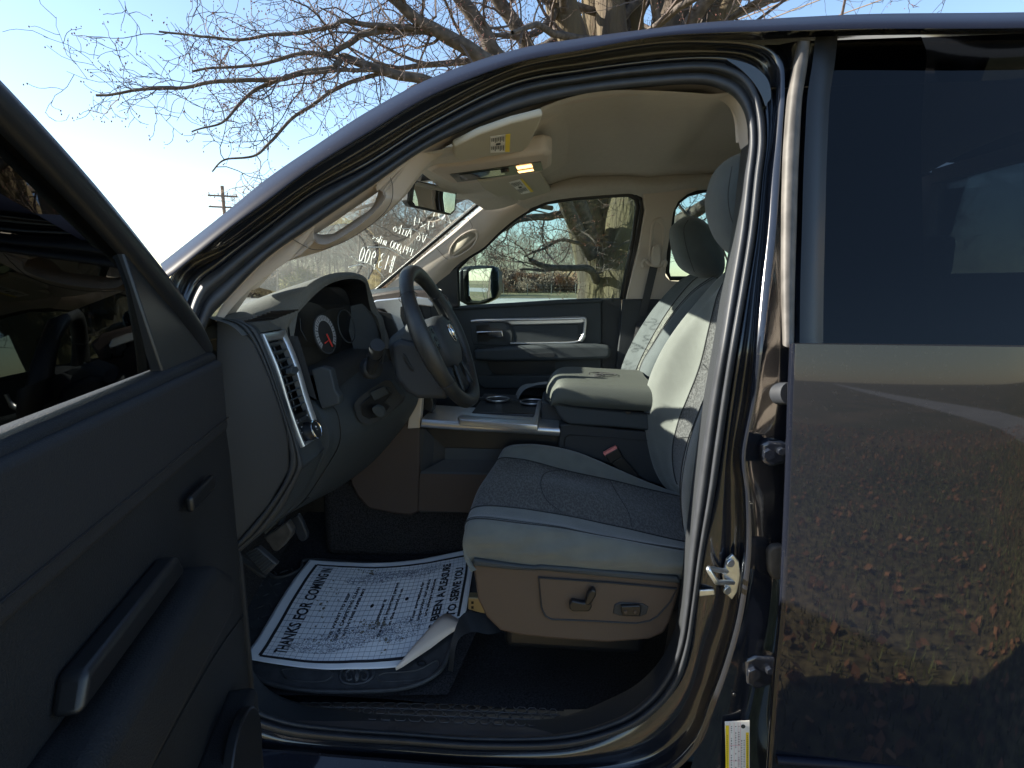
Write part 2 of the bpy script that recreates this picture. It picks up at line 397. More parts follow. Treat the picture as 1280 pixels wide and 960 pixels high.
# ---- rear door of the driver side (closed, seen at the right edge)
DX = [(1012,30),(1003,60),(997,100),(993,160),(992,220),(991,290),(989,360),(988,430),(985,500),(983,568),(981,620),(978,690),(974,768),(968,829),(964,880),(960,935),(956,1000)]
def dcol(dx, off): return [US(p[0]+dx, p[1], off) for p in DX]
low = DX[7:]
def dl(dx, off): return [US(p[0]+dx, p[1], off-.015*math.sin(max(0, (p[1]-430)/500)*3)) for p in low]
base = dl(0, .0)
rd = empty('rear_door', base[4], TR); rd.parent = TR
def reb(o, p):   # parent o to p keeping its place
    o.parent = p; o.matrix_parent_inverse = Matrix.Translation(-V(p.location)); return o
rows = [dl(3, .05), dl(-1, .035), dl(-1.5, .0), dl(1, -.022), [p+V((.010, 0, 0)) for p in dl(1, -.026)], [p+V((.35, -.012, 0)) for p in dl(0, -.026)], [p+V((.9, -.012, 0)) for p in dl(0, -.02)], [V((1.25, p.y, p.z)) for p in dl(0, -.01)]]
reb(from_bm('door_skin', grid_bm([cr(r, 90) for r in rows]), PAINT, None), rd)
mz = US(985, 935, 0).z
mp = []
for k in range(12):
    mp.append(V((US(961, 935, 0).x+.004+k*.08, -.034, mz)))
reb(tube('side_moulding', mp, .009, PAINT2, None, 8), rd)
up = DX[:8]
ws = [[US(x, y, o) for x, y in pp] for pp, o in (
  ([(997,51),(990,85),(983,124),(979,176),(977,220),(976,290),(976,360),(978,430)], .06),
  ([(999,51),(992,85),(986,124),(981,176),(979,220),(977,290),(977,360),(979,432)], .03),
  ([(1004,51),(998,85),(993,124),(989,176),(987,220),(985,290),(984,360),(984,434)], .018),
  ([(1012,51),(1008,85),(1002,124),(999,176),(997,220),(995,290),(993,360),(992,434)], .03),
  ([(1013,51),(1009,85),(1003,124),(1000,176),(998,220),(996,290),(994,360),(993,434)], .06))]
reb(from_bm('window_seal', grid_bm([cr(r, 60) for r in ws]), RUBBER2, None), rd)
g0 = cr(ws[4], 40); 
fr = [[p+V((.002, -.02, 0)) for p in g0], [p+V((.045, -.02, 0)) for p in g0], [p+V((.047, .01, 0)) for p in g0]]
reb(from_bm('window_frame', grid_bm(fr), PLASB, None), rd)
gl = [[p+V((.046, .004, 0)) for p in g0], [V((1.2, p.y+.004, p.z)) for p in g0]]
reb(from_bm('window_glass', grid_bm(gl), GLASSD, None), rd)
reb(tube('belt_moulding', [US(990, 437, -.012), US(990, 437, -.012)+V((.9, 0, 0))], .012, PLASB, None, 10), rd)
rc = [[V((x, y, z)) for x in (1.255, 1.45, 1.53)] for z, y in ((.42, -.01), (.8, -.03), (1.2, -.03), (1.40, -.01), (1.44, .0), (1.7, .075), (1.96, .15))]
for r in rc: r[-1].y += .05
from_bm('cab_corner', grid_bm([cr(r, 10) for r in rc]), PAINT, TR)
from_bm('cab_corner', grid_bm([[V((p.x, 1.58-p.y, p.z)) for p in cr(r, 10)] for r in rc]), PAINT, TR)
slab('cab_back', [V((1.50, .06, .42)), V((1.50, 1.52, .42)), V((1.50, 1.52, 1.36)), V((1.50, .06, 1.36))], (.02, 0, 0), PAINT, TR, .003)
# latch striker, hinges and the label on the B pillar
sk = plate('latch_striker', [(908,700),(916,693),(924,702),(926,720),(922,740),(915,750),(907,742),(903,720)], .075, .008, STEEL, body, .002)
tube('striker_loop', [U(908,714,.078), U(900,713,.05), U(889,711,.03), U(886,712,.022), U(894,725,.022), U(897,728,.03), U(905,728,.05), U(916,728,.078)], .0055, STEEL, sk, 10, 36)
disc('bolt', U(913,704,.072), (.3, -1, 0), .009, .006, STEEL, sk, 18)
disc('bolt', U(909,738,.072), (.3, -1, 0), .009, .006, STEEL, sk, 18)
plate('striker_clip', [(874,738),(893,737),(894,744),(874,746)], .082, .006, STEEL, body, .002)
plate('bump_stop', [(960,690),(966,683),(980,682),(980,726),(966,725),(961,716)], .07, .02, RUBBER2, body, .006)
for k, (x, y) in enumerate(((967,568), (950,842))):
    s = 1.0 if k else .8
    h = plate('door_hinge', [(x-20*s,y-16*s),(x-6*s,y-22*s),(x+14*s,y-20*s),(x+30*s,y-14*s),(x+30*s,y+10*s),(x+14*s,y+16*s),(x-4*s,y+22*s),(x-18*s,y+14*s)], .056, .03, PAINT3, body, .008, 0, 4)
    disc('bolt', U(x-8*s, y, .052), (0, -1, 0), .013*s+.002, .012, PAINT3, h, 6)
    disc('bolt', U(x+12*s, y-4, .052), (0, -1, 0), .009, .012, PAINT3, h, 6)
    tube('hinge_pin', [U(x+26*s, y-22*s, .04), U(x+26*s, y+18*s, .04)], .009, PAINT3, h, 12)
tube('rubber_boot', [US(974,492,.06), US(988,492,.03)], .022, RUBBER, body, 20)
disc('plug', US(918,868,.055), (0, -1, 0), .004, .004, PLASB, body, 12)
LB = [(906,902),(937,901),(937,990),(908,990)]
lab = plate('certification_label', LB, .050, .001, LABEL, body, 0)
def lmap(u, v, o=.0494):
    p = (LB[0][0]*(1-u)+LB[1][0]*u, 901.5+v*88); return U(p[0], p[1], o)
def lrect(u0, v0, u1, v1, bm, o=.0494):
    bm.faces.new([bm.verts.new(lmap(u, v, o)) for u, v in ((u0, v0), (u1, v0), (u1, v1), (u0, v1))])
bm = bmesh.new(); lrect(.03, .06, .17, .73, bm); lrect(.85, .16, .97, .98, bm); lrect(.05, .75, .16, .81, bm); from_bm('yellow_strip', bm, YEL, lab, False)
bm = bmesh.new()
for u in (.20, .37, .53, .62): lrect(u, .02, u+.015, .98, bm)
for v in (.34, .56, .78): lrect(.2, v, .62, v+.008, bm)
from_bm('table_rules', bm, PINKL, lab, False)
bm = bmesh.new(); random.seed(3)
for u in (.27, .44, .57, .68, .78):
    v = .07 if u < .6 else .27
    while v < .93:
        l = random.uniform(.01, .03); lrect(u-.02, v, u+.02, v+l*.6, bm, .0492); v += l+.012*(1 if random.random() < .8 else 6)
for u in (.10, .91):
    v = .2
    while v < .7: lrect(u-.012, v, u+.012, v+.015, bm, .0488); v += .028
from_bm('small_print', bm, INK, lab, False)
disc('round_mark', lmap(.74, .075, .0490), (0, -1, 0), .0048, .0006, PLASD, lab, 24, 0)
# ================================================================== CABIN SHELL
def far(px, py, off=0.0):       # inner face of the passenger side, leaning in above the belt like the driver side
    y = 1.5
    for _ in range(12):
        p = U(px, py, y); y = 1.52-side(p.z)-off
    return U(px, py, y)
# liner from the seal inwards
n_top = (1, 16)
top = [US(*ST[k][0], .12) for k in range(1, 14)]
def inn(pts, d, cz=0): return [p+V((0, d, cz)) for p in pts]
top2 = []
for p in top: top2.append(p+V((0, .055, 0)))
from_bm('roof_side_trim', grid_bm([cr(inn(top, -.002), 120), cr(inn(top, .02), 120), cr(top2, 120), cr(inn(top, .075, .02), 120), cr([p+V((0, .15, .03)) if p.x < .2 else p+V((-.004, .08, .02)) for p in top], 120)]), BEIGE, TR)
low_i = [US(*ST[k][0], .12) for k in list(range(13, 38))]
from_bm('jamb_trim', grid_bm([cr(low_i, 160), cr(inn(low_i, .05), 160), cr([p+V((.012, .08, 0)) if p.x > .1 else p+V((0, .08, -.02)) for p in low_i], 160)]), PLASD, TR)
# headliner
def head_z(x, y):
    e = abs((y-.81)/.54); c = max(0, 1-e**2.4)
    f = min(1, max(0, (x+.34)/.40)); f = f*f*(3-2*f)
    zz = 1.825+.115*f
    return zz+.045*c-.012*math.exp(-((x-.22)/.05)**2)*0
rows = []
for i in range(41):
    y = .25+i/40*1.10
    r = []
    for j in range(60):
        x = -.345+j/59*1.7
        if x < -.2: x = x-.10*(1-((y-.81)/.54)**2)*((-.2-x)/.145)
        # two shallow ribs and recesses pressed in the cloth
        z = head_z(x, y)
        z += .014*math.exp(-((x-.16-.1*(y-.79))/.05)**2)*math.exp(-((y-.6)/.33)**4)
        z -= .010*math.exp(-((x-.30)/.07)**2)
        e1 = max(0, 1-abs(x-.62)/.26); z += .02*min(1, e1*5)*min(1, max(0, 1-abs(y-.79)/.45)*5)
        r.append(V((x, y, z)))
    rows.append(r)
from_bm('headliner', grid_bm(rows), HEADL, TR)
# near A pillar trim with the grab handle
si = [(268,398),(280,378),(300,356),(334,323),(360,304),(391,283),(430,256),(468,230),(510,201),(540,182),(566,170)]
hu = [None]
up_ = cr([US(x, y, .12) for x, y in si], 100)
lo_px = [(268,410),(286,392),(302,368),(317,350),(343,333),(396,316),(437,297),(472,275),(503,245),(525,219),(545,196)]
lo = cr([US(x, y, .19) for x, y in lo_px], 100)
# opening of the handle, measured as upper and lower lips
H_up = [(391,289),(397,281),(403,276),(431,257),(462,237),(470,235),(474,237)]
H_lo = [(391,289),(400,293),(412,292.5),(420,290),(446,273),(465,259),(474,237)]
O_lo = [(391,300),(399,305),(412,304),(437,290),(463,270),(481,249),(480,238)]
def P2(p, o): return US(p[0], p[1], o)
def strip(name, A, B, m, n=100, extra=None, th=.0):
    a = cr(A, n); b = cr(B, n); mid = [p.lerp(q, .5)+V((0, -.006, 0)) for p, q in zip(a, b)]
    o = from_bm(name, grid_bm([a, mid, b]), m, None); 
    if th: solid(o, th, 0)
    return o
A_up = [(268,398),(280,378),(300,356),(334,323),(360,304),(391,283),(397,279),(403,275),(431,256),(462,235),(470,229),(476,225),(510,201),(540,182),(556,174)]
A_hu = [(275,404),(290,385),(312,362),(340,340),(365,322),(390,289.5),(397,281),(403,276),(431,257),(462,237),(470,235),(474,237),(508,206),(538,186),(556,176)]
A_ho = [(275,404),(290,385),(312,362),(340,340),(365,322),(390.5,300),(399,305),(412,304),(437,290),(463,270),(481,249),(480,238),(508,206),(538,186),(556,176)]
A_hl = [(275,404),(290,385),(312,362),(340,340),(365,322),(390.5,289.5),(400,293),(412,292.5),(420,290),(446,273),(465,259),(474,237),(508,206),(538,186),(556,176)]
A_lo = [(278,404),(290,388),(313,357),(343,333),(375,322),(396,316),(410,311),(425,304),(449,291),(477,270),(495,253),(503,245),(516,227),(534,206),(552,192)]
trim = strip('pillar_trim', [P2(p, .125) for p in A_up], [P2(p, .135) for p in A_hu], BEIGE); trim.parent = TR
o2 = strip('lower_trim', [P2(p, .135) for p in A_ho], [P2(p, .19) for p in A_lo], BEIGE); o2.parent = trim
A3 = [p+V((0, .04, .01)) for p in [P2(p, .19) for p in A_lo]]
o5 = from_bm('trim_return', grid_bm([cr([P2(p, .19) for p in A_lo], 100), cr(A3, 100)]), BEIGE, trim)
rows = [cr([P2(p, .135) for p in O_lo], 40), cr([P2((p[0]*.5+q[0]*.5, p[1]*.5+q[1]*.5), .15) for p, q in zip(O_lo, H_lo)], 40), cr([P2(p, .185) for p in H_lo], 40), cr([P2(p, .20)+V((0, 0.01, -.012)) for p in H_lo], 40)]
from_bm('grab_handle', grid_bm(rows), BEIGE, trim)
from_bm('trim_filler', prism_bm([P2(p, .137) for p in ((358,327),(378,303),(391.8,287),(391.8,303),(376,318))], (0, .004, 0)), BEIGE, trim, False)
from_bm('trim_filler', prism_bm([P2(p, .137) for p in ((472.5,236),(481,242),(494,226),(510,204),(490,216))], (0, .004, 0)), BEIGE, trim, False)
def seam(name, pts, m, parent, r=.0009): return tube(name, pts, r, m, parent, 6, 40)
SEAM = mat('trim_seam_line', (.10, .09, .08), .9)  # dark joint line of the beige trim
seam('seam', [P2(p, o) for p, o in (((366,299),.120),((378,306),.128),((392,312),.15),((410,310),.165),((440,297),.165),((470,276),.165),((488,255),.16),((491,235),.14),((488,222),.118))], SEAM, trim)
# windshield and its writing
WE0, WE1 = V((-1.02, 0, 1.385)), V((-.30, 0, 1.905))
def ws_pt(u, v):   # u across 0..1 (driver->passenger), v up 0..1
    yb = .07+u*1.48; yt = .27+u*1.10; y = yb*(1-v)+yt*v; c = 1-(2*u-1)**2
    return V((WE0.x*(1-v)+WE1.x*v-.10*c*(1-v)-.10*c*v, y, WE0.z*(1-v)+WE1.z*v+.01*c))
wsg = from_bm('windshield', grid_bm([[ws_pt(i/30, j/20) for i in range(31)] for j in range(21)]), GLASSW, TR)
def px_of(p):
    q = ROT.transposed() @ (p-CAM); return (640+F*q.x/-q.z, 480-F*q.y/-q.z)
from mathutils.bvhtree import BVHTree
_b = BVHTree.FromPolygons([p.co.copy() for p in wsg.data.vertices], [tuple(p.vertices) for p in wsg.data.polygons])
def ws_hit(px, py, lift=.003):
    d = ray(px, py).normalized(); h = _b.ray_cast(CAM, d)
    return (h[0]-d*lift) if h[0] else CAM+d*1.9
# marker lettering: simple hand strokes, mirrored as one reads them from inside
GL = {'0': [[(.5,1),(.15,.8),(.1,.4),(.35,0),(.7,.05),(.88,.5),(.75,.9),(.5,1)]], '1': [[(.5,1),(.5,0)]], '2': [[(.1,.8),(.45,1),(.8,.75),(.1,0),(.9,.05)]],
 '3': [[(.1,.95),(.6,1),(.8,.75),(.4,.55),(.85,.35),(.6,0),(.1,.08)]], '4': [[(.15,1),(.1,.5),(.85,.5)], [(.75,1),(.7,0)]], '9': [[(.8,.75),(.5,1),(.15,.75),(.4,.5),(.8,.7),(.75,.3),(.5,0)]],
 '$': [[(.8,.8),(.5,.95),(.2,.75),(.5,.5),(.8,.25),(.5,.05),(.15,.2)], [(.5,1.15),(.5,-.15)]], '#': [[(.35,1.1),(.3,-.1)], [(.7,1.1),(.65,-.1)], [(.05,.7),(1,.72)], [(0,.3),(.95,.32)]],
 'x': [[(.1,.6),(.8,0)], [(.8,.6),(.1,0)]], 'V': [[(0,1),(.4,0),(.8,1)]], '6': [[(.7,1),(.2,.5),(.2,.1),(.6,0),(.8,.3),(.5,.5),(.2,.3)]], 'A': [[(0,0),(.45,1),(.85,0)], [(.15,.4),(.75,.4)]],
 'u': [[(.1,.6),(.15,.1),(.5,0),(.75,.2),(.75,.6)], [(.75,.3),(.85,0)]], 't': [[(.4,1),(.4,.05),(.7,0)], [(.1,.65),(.75,.65)]], 'o': [[(.45,.6),(.1,.3),(.4,0),(.8,.3),(.45,.6)]],
 'm': [[(.05,0),(.1,.6),(.4,.55),(.42,0)], [(.42,.5),(.75,.55),(.8,0)]], 'i': [[(.4,.6),(.4,0)], [(.42,.85),(.44,.9)]], 'l': [[(.4,1),(.4,0)]], 'e': [[(.1,.3),(.8,.35),(.5,.6),(.1,.35),(.4,0),(.8,.1)]], 's': [[(.8,.55),(.2,.5),(.7,.2),(.1,0)]], ',': [[(.4,.1),(.2,-.25)]], ' ': []}
bm = bmesh.new()
def marker(s, start, du, dv, w=1.1, sp=1.05):
    x = 0
    for ch in s:
        for st in GL[ch]:
            pts = [(start[0]+(x+a)*du[0]+b*dv[0], start[1]+(x+a)*du[1]+b*dv[1]) for a, b in st]
            c = cr([V((p[0], p[1], 0)) for p in pts], 3+5*len(pts)); tube_bm([ws_hit(p.x, p.y) for p in c], w*.0015, 5, bm)
        x += .5*sp if ch in ',il' else sp
marker('#13,900', (491,340), (-5.3,-1.8), (5,-17), 1.3, 1.3)
marker('144,000 miles', (516,321), (-4.5,-1.85), (3,-8.5), .75, 1.0)
marker('V6 Auto', (531,304), (-5.6,-2.1), (3,-10.5), .8)
marker('4x4', (541,289), (-8.2,-2.6), (2,-10), .9)
marker('2013', (564,279), (-8.4,-3.2), (3,-12), .9)
for s in ([(506,323),(496,316),(482,310),(460,309)], [(539,299),(522,289),(508,286),(495,286.5)], [(480,347),(472,338),(462,330),(449,327),(440,321)], [(458,334),(450,331),(436,334)]):
    tube_bm([ws_hit(p.x, p.y) for p in cr([V((a, b, 0)) for a, b in s], 24)], .0018, 5, bm)
from_bm('marker_writing', bm, CHALK, wsg)
tube('glass_edge_band', [ws_pt(.985, v/20) for v in range(21)], .009, PLASB, wsg, 8)
tube('glass_edge_band', [ws_pt(u/20, .992) for u in range(21)], .012, PLASB, wsg, 8)
tube('glass_edge_band', [ws_pt(.01, v/20) for v in range(21)], .009, PLASB, wsg, 8)
box('cowl', (-1.13, .81, 1.375), (.18, 1.46, .02), PLASB, TR, .008)
for yy in (.35, .95):
    tube('wiper', [V((-1.16, yy, 1.392)), V((-1.1, yy+.3, 1.402)), V((-1.06, yy+.5, 1.404))], .006, PLASB, TR, 6)
# passenger A pillar
Wl = [(622,240),(613,248),(590,267),(560,294),(524,324),(500,345),(480,362)]
Dl = [(662,262),(641,276),(621,293),(605,309),(586,321),(566,337),(540,372)]
w3 = [far(x, y, .0) for x, y in Wl]; d3 = [far(x, y, .0) for x, y in Dl]
w3b = [p+V((0, .04, .01)) for p in w3]
m1 = [far(a[0]*.75+b[0]*.25, a[1]*.75+b[1]*.25, .022) for a, b in zip(Wl, Dl)]
m2 = [far(a[0]*.3+b[0]*.7, a[1]*.3+b[1]*.7, .028) for a, b in zip(Wl, Dl)]
pa = from_bm('pillar_trim', grid_bm(list(map(list, zip(*[cr(c, 14) for c in zip(*[cr(c, 60) for c in (w3, m1, m2, d3)])])))), BEIGE, TR)
from_bm('glass_edge', grid_bm([cr(w3b, 40), cr(w3, 40)]), PLASB, pa)
from_bm('pillar_outer', grid_bm([cr(inn(c, .07, .0), 40) for c in (w3, m1, d3)]), PAINT, pa)
HP = [(561,322),(562,311),(568,301),(577,293),(589,287),(597,288),(598,297),(591,309),(577,319),(566,324)]
surf('grab_handle', [[far(x, y, .032) for x, y in HP], [far(579+(x-579)*.92, 305+(y-305)*.9, .036) for x, y in HP], [far(579+(x-579)*.84, 305+(y-305)*.8, .030) for x, y in HP], [far(579+(x-579)*.78, 305+(y-305)*.72, .0) for x, y in HP]], BEIGE, pa, 60, None, True)
HSH = mat('handle_recess', (.30, .27, .22), .7)  # pillar beige darkened: shade of the recess put into the colour
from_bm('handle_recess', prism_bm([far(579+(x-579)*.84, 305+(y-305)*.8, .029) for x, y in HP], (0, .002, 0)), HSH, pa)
seam('seam', [far(x, y, .030) for x, y in ((585,272),(590,282),(589,287))], SEAM, pa, .0012)
seam('seam', [far(x, y, .030) for x, y in ((545,309),(556,322),(560,324))], SEAM, pa, .0012)
# roof rail trim above the passenger windows
RW = [(622,240),(650,262),(668,258),(684,252),(714,247),(763,243),(790,242),(803,246),(830,244),(858,240),(885,237),(960,236),(1050,238)]
r1 = [far(x, y, .0) for x, y in RW]; r2 = [p+V((0, -.03, .012)) for p in r1]; r3 = [p+V((0, -.10, .035)) for p in r1]; r4 = [V((p.x, 1.32, head_z(p.x, 1.32)+.006)) for p in r1]
from_bm('roof_side_trim', grid_bm([cr(c, 80) for c in (inn(r1, .03), r1, r2, r3, r4)]), HEADL, TR)
# passenger B pillar with belt
BP = [(803,240),(806,262),(800,300),(792,335),(782,378),(779,400),(870,400),(905,400),(905,352),(870,354),(850,352),(838,351),(832,345),(834,315),(839,285),(842,265),(848,252),(860,242),(875,236),(860,225),(820,225)]
bp = from_bm('pillar_trim', prism_bm([far(x, y, .02) for x, y in BP], (0, .03, 0)), BEIGE, TR); bevel(bp, .006, 3)
sharp(bp)
surf('shoulder_recess', [[far(x, y, .021) for x, y in ((810,335),(812,300),(814,280),(821,272),(829,274),(832,290),(830,320),(828,340))], [far(x, y, .029) for x, y in ((812,335),(814,300),(816,281),(821,275),(827,277),(830,290),(828,320),(826,340))], [far(x, y, .021) for x, y in ((814,335),(816,300),(818,283),(821,278),(825,280),(828,290),(826,320),(824,340))]], BEIGE, bp, 40)
PLB = plate('pillar_lower_trim', [(779,374),(840,374),(905,370),(905,560),(768,560),(770,460)], 1.47, .03, PLASD, TR, .005)
sb = empty('seat_belt', far(818, 330, .05), TR)
reb(slab('belt_webbing', [far(813,330,.045), far(823,331,.045), far(806,402,.045), far(797,400,.045)], (0, .002, 0), BELT, None, 0), sb)
reb(slab('belt_webbing', [far(797,400,.046), far(806,402,.046), U(795,445,1.40), U(787,445,1.40)], (0, .002, 0), BELT, None, 0), sb)
reb(plate('belt_guide', [(815,331),(815,316),(817,308),(821,305),(825,308),(826,318),(825,331)], far(820,320,.05).y-.012, .02, BEIGE, None, .004, 30), sb)
reb(tube('belt_guide', [far(x, y, .055) for x, y in ((804,334),(803,328),(807,325),(812,330),(820,332),(826,331),(829,326),(832,328),(830,334))], .008, BEIGE, None, 10, 30), sb)
# ------------------------------------------------------------------ passenger door
PDo = U(660, 450, 1.50); PDr = empty('passenger_door', PDo, TR)
def pd(name, px, Y, dep, m, bev=.003, sn=0, seg=3):
    return reb(plate(name, px, Y, dep, m, None, bev, sn, seg), PDr)
pd('door_panel', [(480,392),(520,387),(572,383),(640,379),(700,375),(752,373),(752,560),(480,600)], 1.500, .09, PLAS, .008)
pd('door_end_trim', [(752,373.5),(777,373),(776,470),(776,560),(752,560)], 1.512, .08, PLASD, .004)
reb(tube('belt_trim', [U(x, y, 1.498) for x, y in ((530,389),(572,385),(640,381),(700,377.5),(752,375.5))], .010, PLAS, None, 10, 30), PDr)
pd('outer_skin', [(500,400),(777,378),(777,560),(480,620)], 1.60, .02, PAINT, .004)
# silver trim loop
def ribbon(name, px, w, Y, m, n=60, closed=False):
    return reb(tube(name, [U(x, y, Y) for x, y in px], w, m, None, 10, n, closed), PDr)
ribbon('silver_trim', [(589,402),(600,400.5),(628,400),(640,399.5),(680,399),(720,398),(729,397.5),(731.5,400),(731,410),(729,421),(724,426),(712,428),(690,428.5),(665,429),(638,429)], lambda t: .0075 if t < .62 else (.011 if t < .7 else .0045), 1.492, SILVER, 90)
pd('silver_trim', [(589,400),(600,398.5),(629,398.5),(722,395),(731,396),(732,402),(726,404),(640,406.5),(634,403),(626,402),(590,404)], 1.490, .012, SILVER, .004)
pd('trim_inlay', [(642,407.5),(722,405.5),(723,422),(720,426),(645,428.5)], 1.494, .01, PLAS, .002)
pd('handle_surround', [(589,404),(628,402.5),(637,408),(641,417),(640,428),(633,432),(592,431),(589,420)], 1.492, .012, PLAS, .003)
pd('handle_recess', [(595,407),(612,405.5),(613,410),(627,411),(629,415),(629,422),(613,424),(610,427),(597,427)], 1.489, .004, PLASB, .001)
h = pd('inner_handle', [(595,414.5),(628,413.2),(629,421),(624,423),(616,420.5),(596,419)], 1.470, .014, CHROME, .004)
for k in range(2): pd('window_switch', [(598+k*22,434.5),(618+k*22,434),(618+k*22,436.5),(598+k*22,437)], 1.452, .01, PLASB, .001)
pd('armrest', [(592,437),(650,433),(700,431),(745,431),(762,433),(764,437),(763,446),(757,449),(700,451),(620,452),(592,450)], 1.435, .07, PLAS, .014, 0, 5)
pd('door_badge', [(662,441.5),(692,441),(694,443),(692,446.5),(664,447),(661,445)], 1.4335, .003, PLASD, .001)
pd('door_pocket', [(609,452),(694,451),(694,463),(690,468.5),(618,468.5),(613,463)], 1.494, .004, PLASB, .001)
pd('door_pocket', [(640,468.5),(690,467.5),(690,470),(640,470)], 1.485, .01, PLASD, .001)
pd('pocket_lip', [(596,470),(700,469),(720,474),(720,486),(604,486),(598,480)], 1.482, .02, PLAS, .006)
pd('mirror_sail', [(571,333),(573,383),(556,387),(520,388),(530,372),(548,352)], 1.475, .05, PLASB, .004)
WO = [(572,383),(571,336),(586,321),(605,309),(621,293),(641,276),(657,265),(682,253),(714,248),(763,244),(785,243),(795,248),(797.5,258),(791,301),(781,352),(777,373.5)]
w_ = [far(x, y, -.02) for x, y in WO]
reb(tube('window_rubber', w_, .011, PLASB, None, 8), PDr)
reb(from_bm('window_glass', prism_bm([far(x, y, -.035) for x, y in WO], (0, .004, 0)), GLASSS, None, False), PDr)
fr1 = [far(x, y, -.01) for x, y in [(790,244),(797,249),(800,259),(794,301),(784,352),(779,375)]]
reb(from_bm('door_frame', grid_bm([cr(inn(fr1, 0), 40), cr([p+V((.02, -.01, 0)) for p in fr1], 40), cr([p+V((.03, .03, 0)) for p in fr1], 40)]), PLASB, None), PDr)
reb(tube('lock_rod', [U(766,377,1.505), U(766,368,1.505)], .003, PLASB, None, 8), PDr)
# side mirror outside
sm = plate('side_mirror', [(573,338),(580,333),(600,331.5),(618,333),(623,340),(624,362),(620,373),(606,380),(584,382),(573,376)], 1.70, .16, PLASB, TR, .012, 0, 4)
MI = [((586,340),1.664),((590,337),1.668),((616,335),1.855),((620,339),1.868),((621,362),1.868),((617,371),1.86),((600,376),1.73),((590,375.5),1.672),((587,370),1.666)]
MI = [U(p[0], p[1], y-.11) for p, y in MI]
slab('mirror_rim', [V(((p-MI[0]).x*1.0, (p-MI[0]).y, (p-MI[0]).z))+MI[0]+(p-sum(MI, V())/9)*.14 for p in MI], V((-.02, .01, 0)), PLASB, sm, .003)
ctr = sum(MI, V())/9; nrm = (V((.90, .42, -.008)).normalized()-(ctr-CAM).normalized()).normalized()
MI = [UP(*px_of(p), ctr+nrm*.012, nrm) for p in MI]
from_bm('mirror_glass', prism_bm(MI, -nrm*.003), MIRR, sm, False)
# rear passenger door, back of the cab, rear bench
RWo = [(842,262),(848,252),(860,243),(880,238),(960,238),(1010,242),(1015,345),(960,348),(838,348),(834,340),(836,312),(839,285)]
rpd = from_bm('rear_window', prism_bm([far(x, y, -.03) for x, y in RWo], (0, .004, 0)), GLASSS, TR, False)
tube('window_rubber', [far(x, y, -.012) for x, y in RWo], .010, PLASB, rpd, 8, None, True)
slab('rear_door_trim', [far(905,352,.02), far(1010,350,.02), U(1030,560,1.48), U(905,560,1.48)], (0, .04, 0), BEIGE, TR, .004)
slab('rear_door_trim', [far(1010,236,.0), far(1120,236,.0), U(1120,560,1.48), U(1010,560,1.48)], (0, .04, 0), BEIGE, TR, .004)
bw = bmesh.new()
box_bm((1.36, .79, .95), (.04, 1.45, .86), bw); box_bm((1.36, .18, 1.65), (.04, .24, .56), bw); box_bm((1.36, 1.40, 1.65), (.04, .24, .56), bw); box_bm((1.36, .79, 1.92), (.04, 1.0, .05), bw)
bwo = from_bm('cab_back_wall', bw, BEIGE, TR, False)
box('back_glass', (1.37, .79, 1.64), (.005, 1.0, .52), GLASSS, bwo, 0)
rb_ = surf('rear_bench', [[V((.82, y, .55)), V((.80, y, .92)), V((.86, y, 1.0)), V((1.18, y, .98)), V((1.24, y, 1.05)), V((1.30, y, 1.5)), V((1.34, y, 1.55)), V((1.35, y, 1.4))] for y in (.2, .45, .79, 1.1, 1.4)], CLOTHD, TR, 50, 20)
for y in (.4, 1.18): box('headrest', (1.29, y, 1.62), (.08, .24, .15), CLOTHD, rb_, .03)
# ------------------------------------------------------------------ visors, overhead console, mirror
def onplane(px, P0, n): return [UP(x, y, P0, n) for x, y in px]
n1 = V((-.30, 0, 1)).normalized(); P1 = U(615, 185, .35)
vs = slab('sun_visor', onplane([(567,184),(600,168),(640,154),(679,144),(672,162),(662,182),(653,190),(625,194),(592,199),(574,202),(568,198)], P1, n1), V((-.004, 0, .016)), VISOR, TR, .006, 4)
def decal(name, q, P0, n, m, parent, lift=.001): 
    return from_bm(name, prism_bm([UP(x, y, P0-n*lift, n) for x, y in q], n*.0006), m, parent, False)
s1 = decal('warning_sticker', [(613,171),(638,167.5),(637,190),(613,191)], P1, n1, LABEL, vs)
decal('yellow_strip', [(632,168.5),(638,167.5),(637,190),(631.5,190)], P1, n1, YEL, s1, .0025)
def scribble(name, q, rows_, P0, n, parent, seed, cols=4, lift=.0025):
    random.seed(seed); bm = bmesh.new()
    def b(u, v):
        x = (q[0][0]*(1-u)+q[1][0]*u)*(1-v)+(q[3][0]*(1-u)+q[2][0]*u)*v; y = (q[0][1]*(1-u)+q[1][1]*u)*(1-v)+(q[3][1]*(1-u)+q[2][1]*u)*v
        return UP(x, y, P0-n*lift, n)
    for i in range(rows_):
        u0 = (i+.2)/rows_; u1 = (i+.65)/rows_
        for a, e in ((.08, .40), (.60, random.uniform(.85, .95))):
            e2 = a+(e-a)*random.uniform(.7, 1); bm.faces.new([bm.verts.new(b(*t)) for t in ((u0, a), (u1, a), (u1, e2), (u0, e2))])
    u0, u1 = .35, .7
    bm.faces.new([bm.verts.new(b(*t)) for t in ((u0, .46), (u1, .44), (u1, .54), (u0, .56))])
    return from_bm(name, bm, INK, parent, False)
scribble('small_print', [(614,171.5),(631,169),(630.5,190),(614,191)], 8, P1, n1, s1, 4)
n2 = V((-.30, .0, 1)).normalized(); P2_ = U(650, 238, 1.07)
v2 = slab('sun_visor', onplane([(597,227),(612,226),(668,213),(676,217),(685,232),(693,243),(691,248),(664,251),(641,250),(634,244),(622,247),(606,238)], P2_, n2), V((-.004, 0, .016)), VISOR, TR, .006, 4)
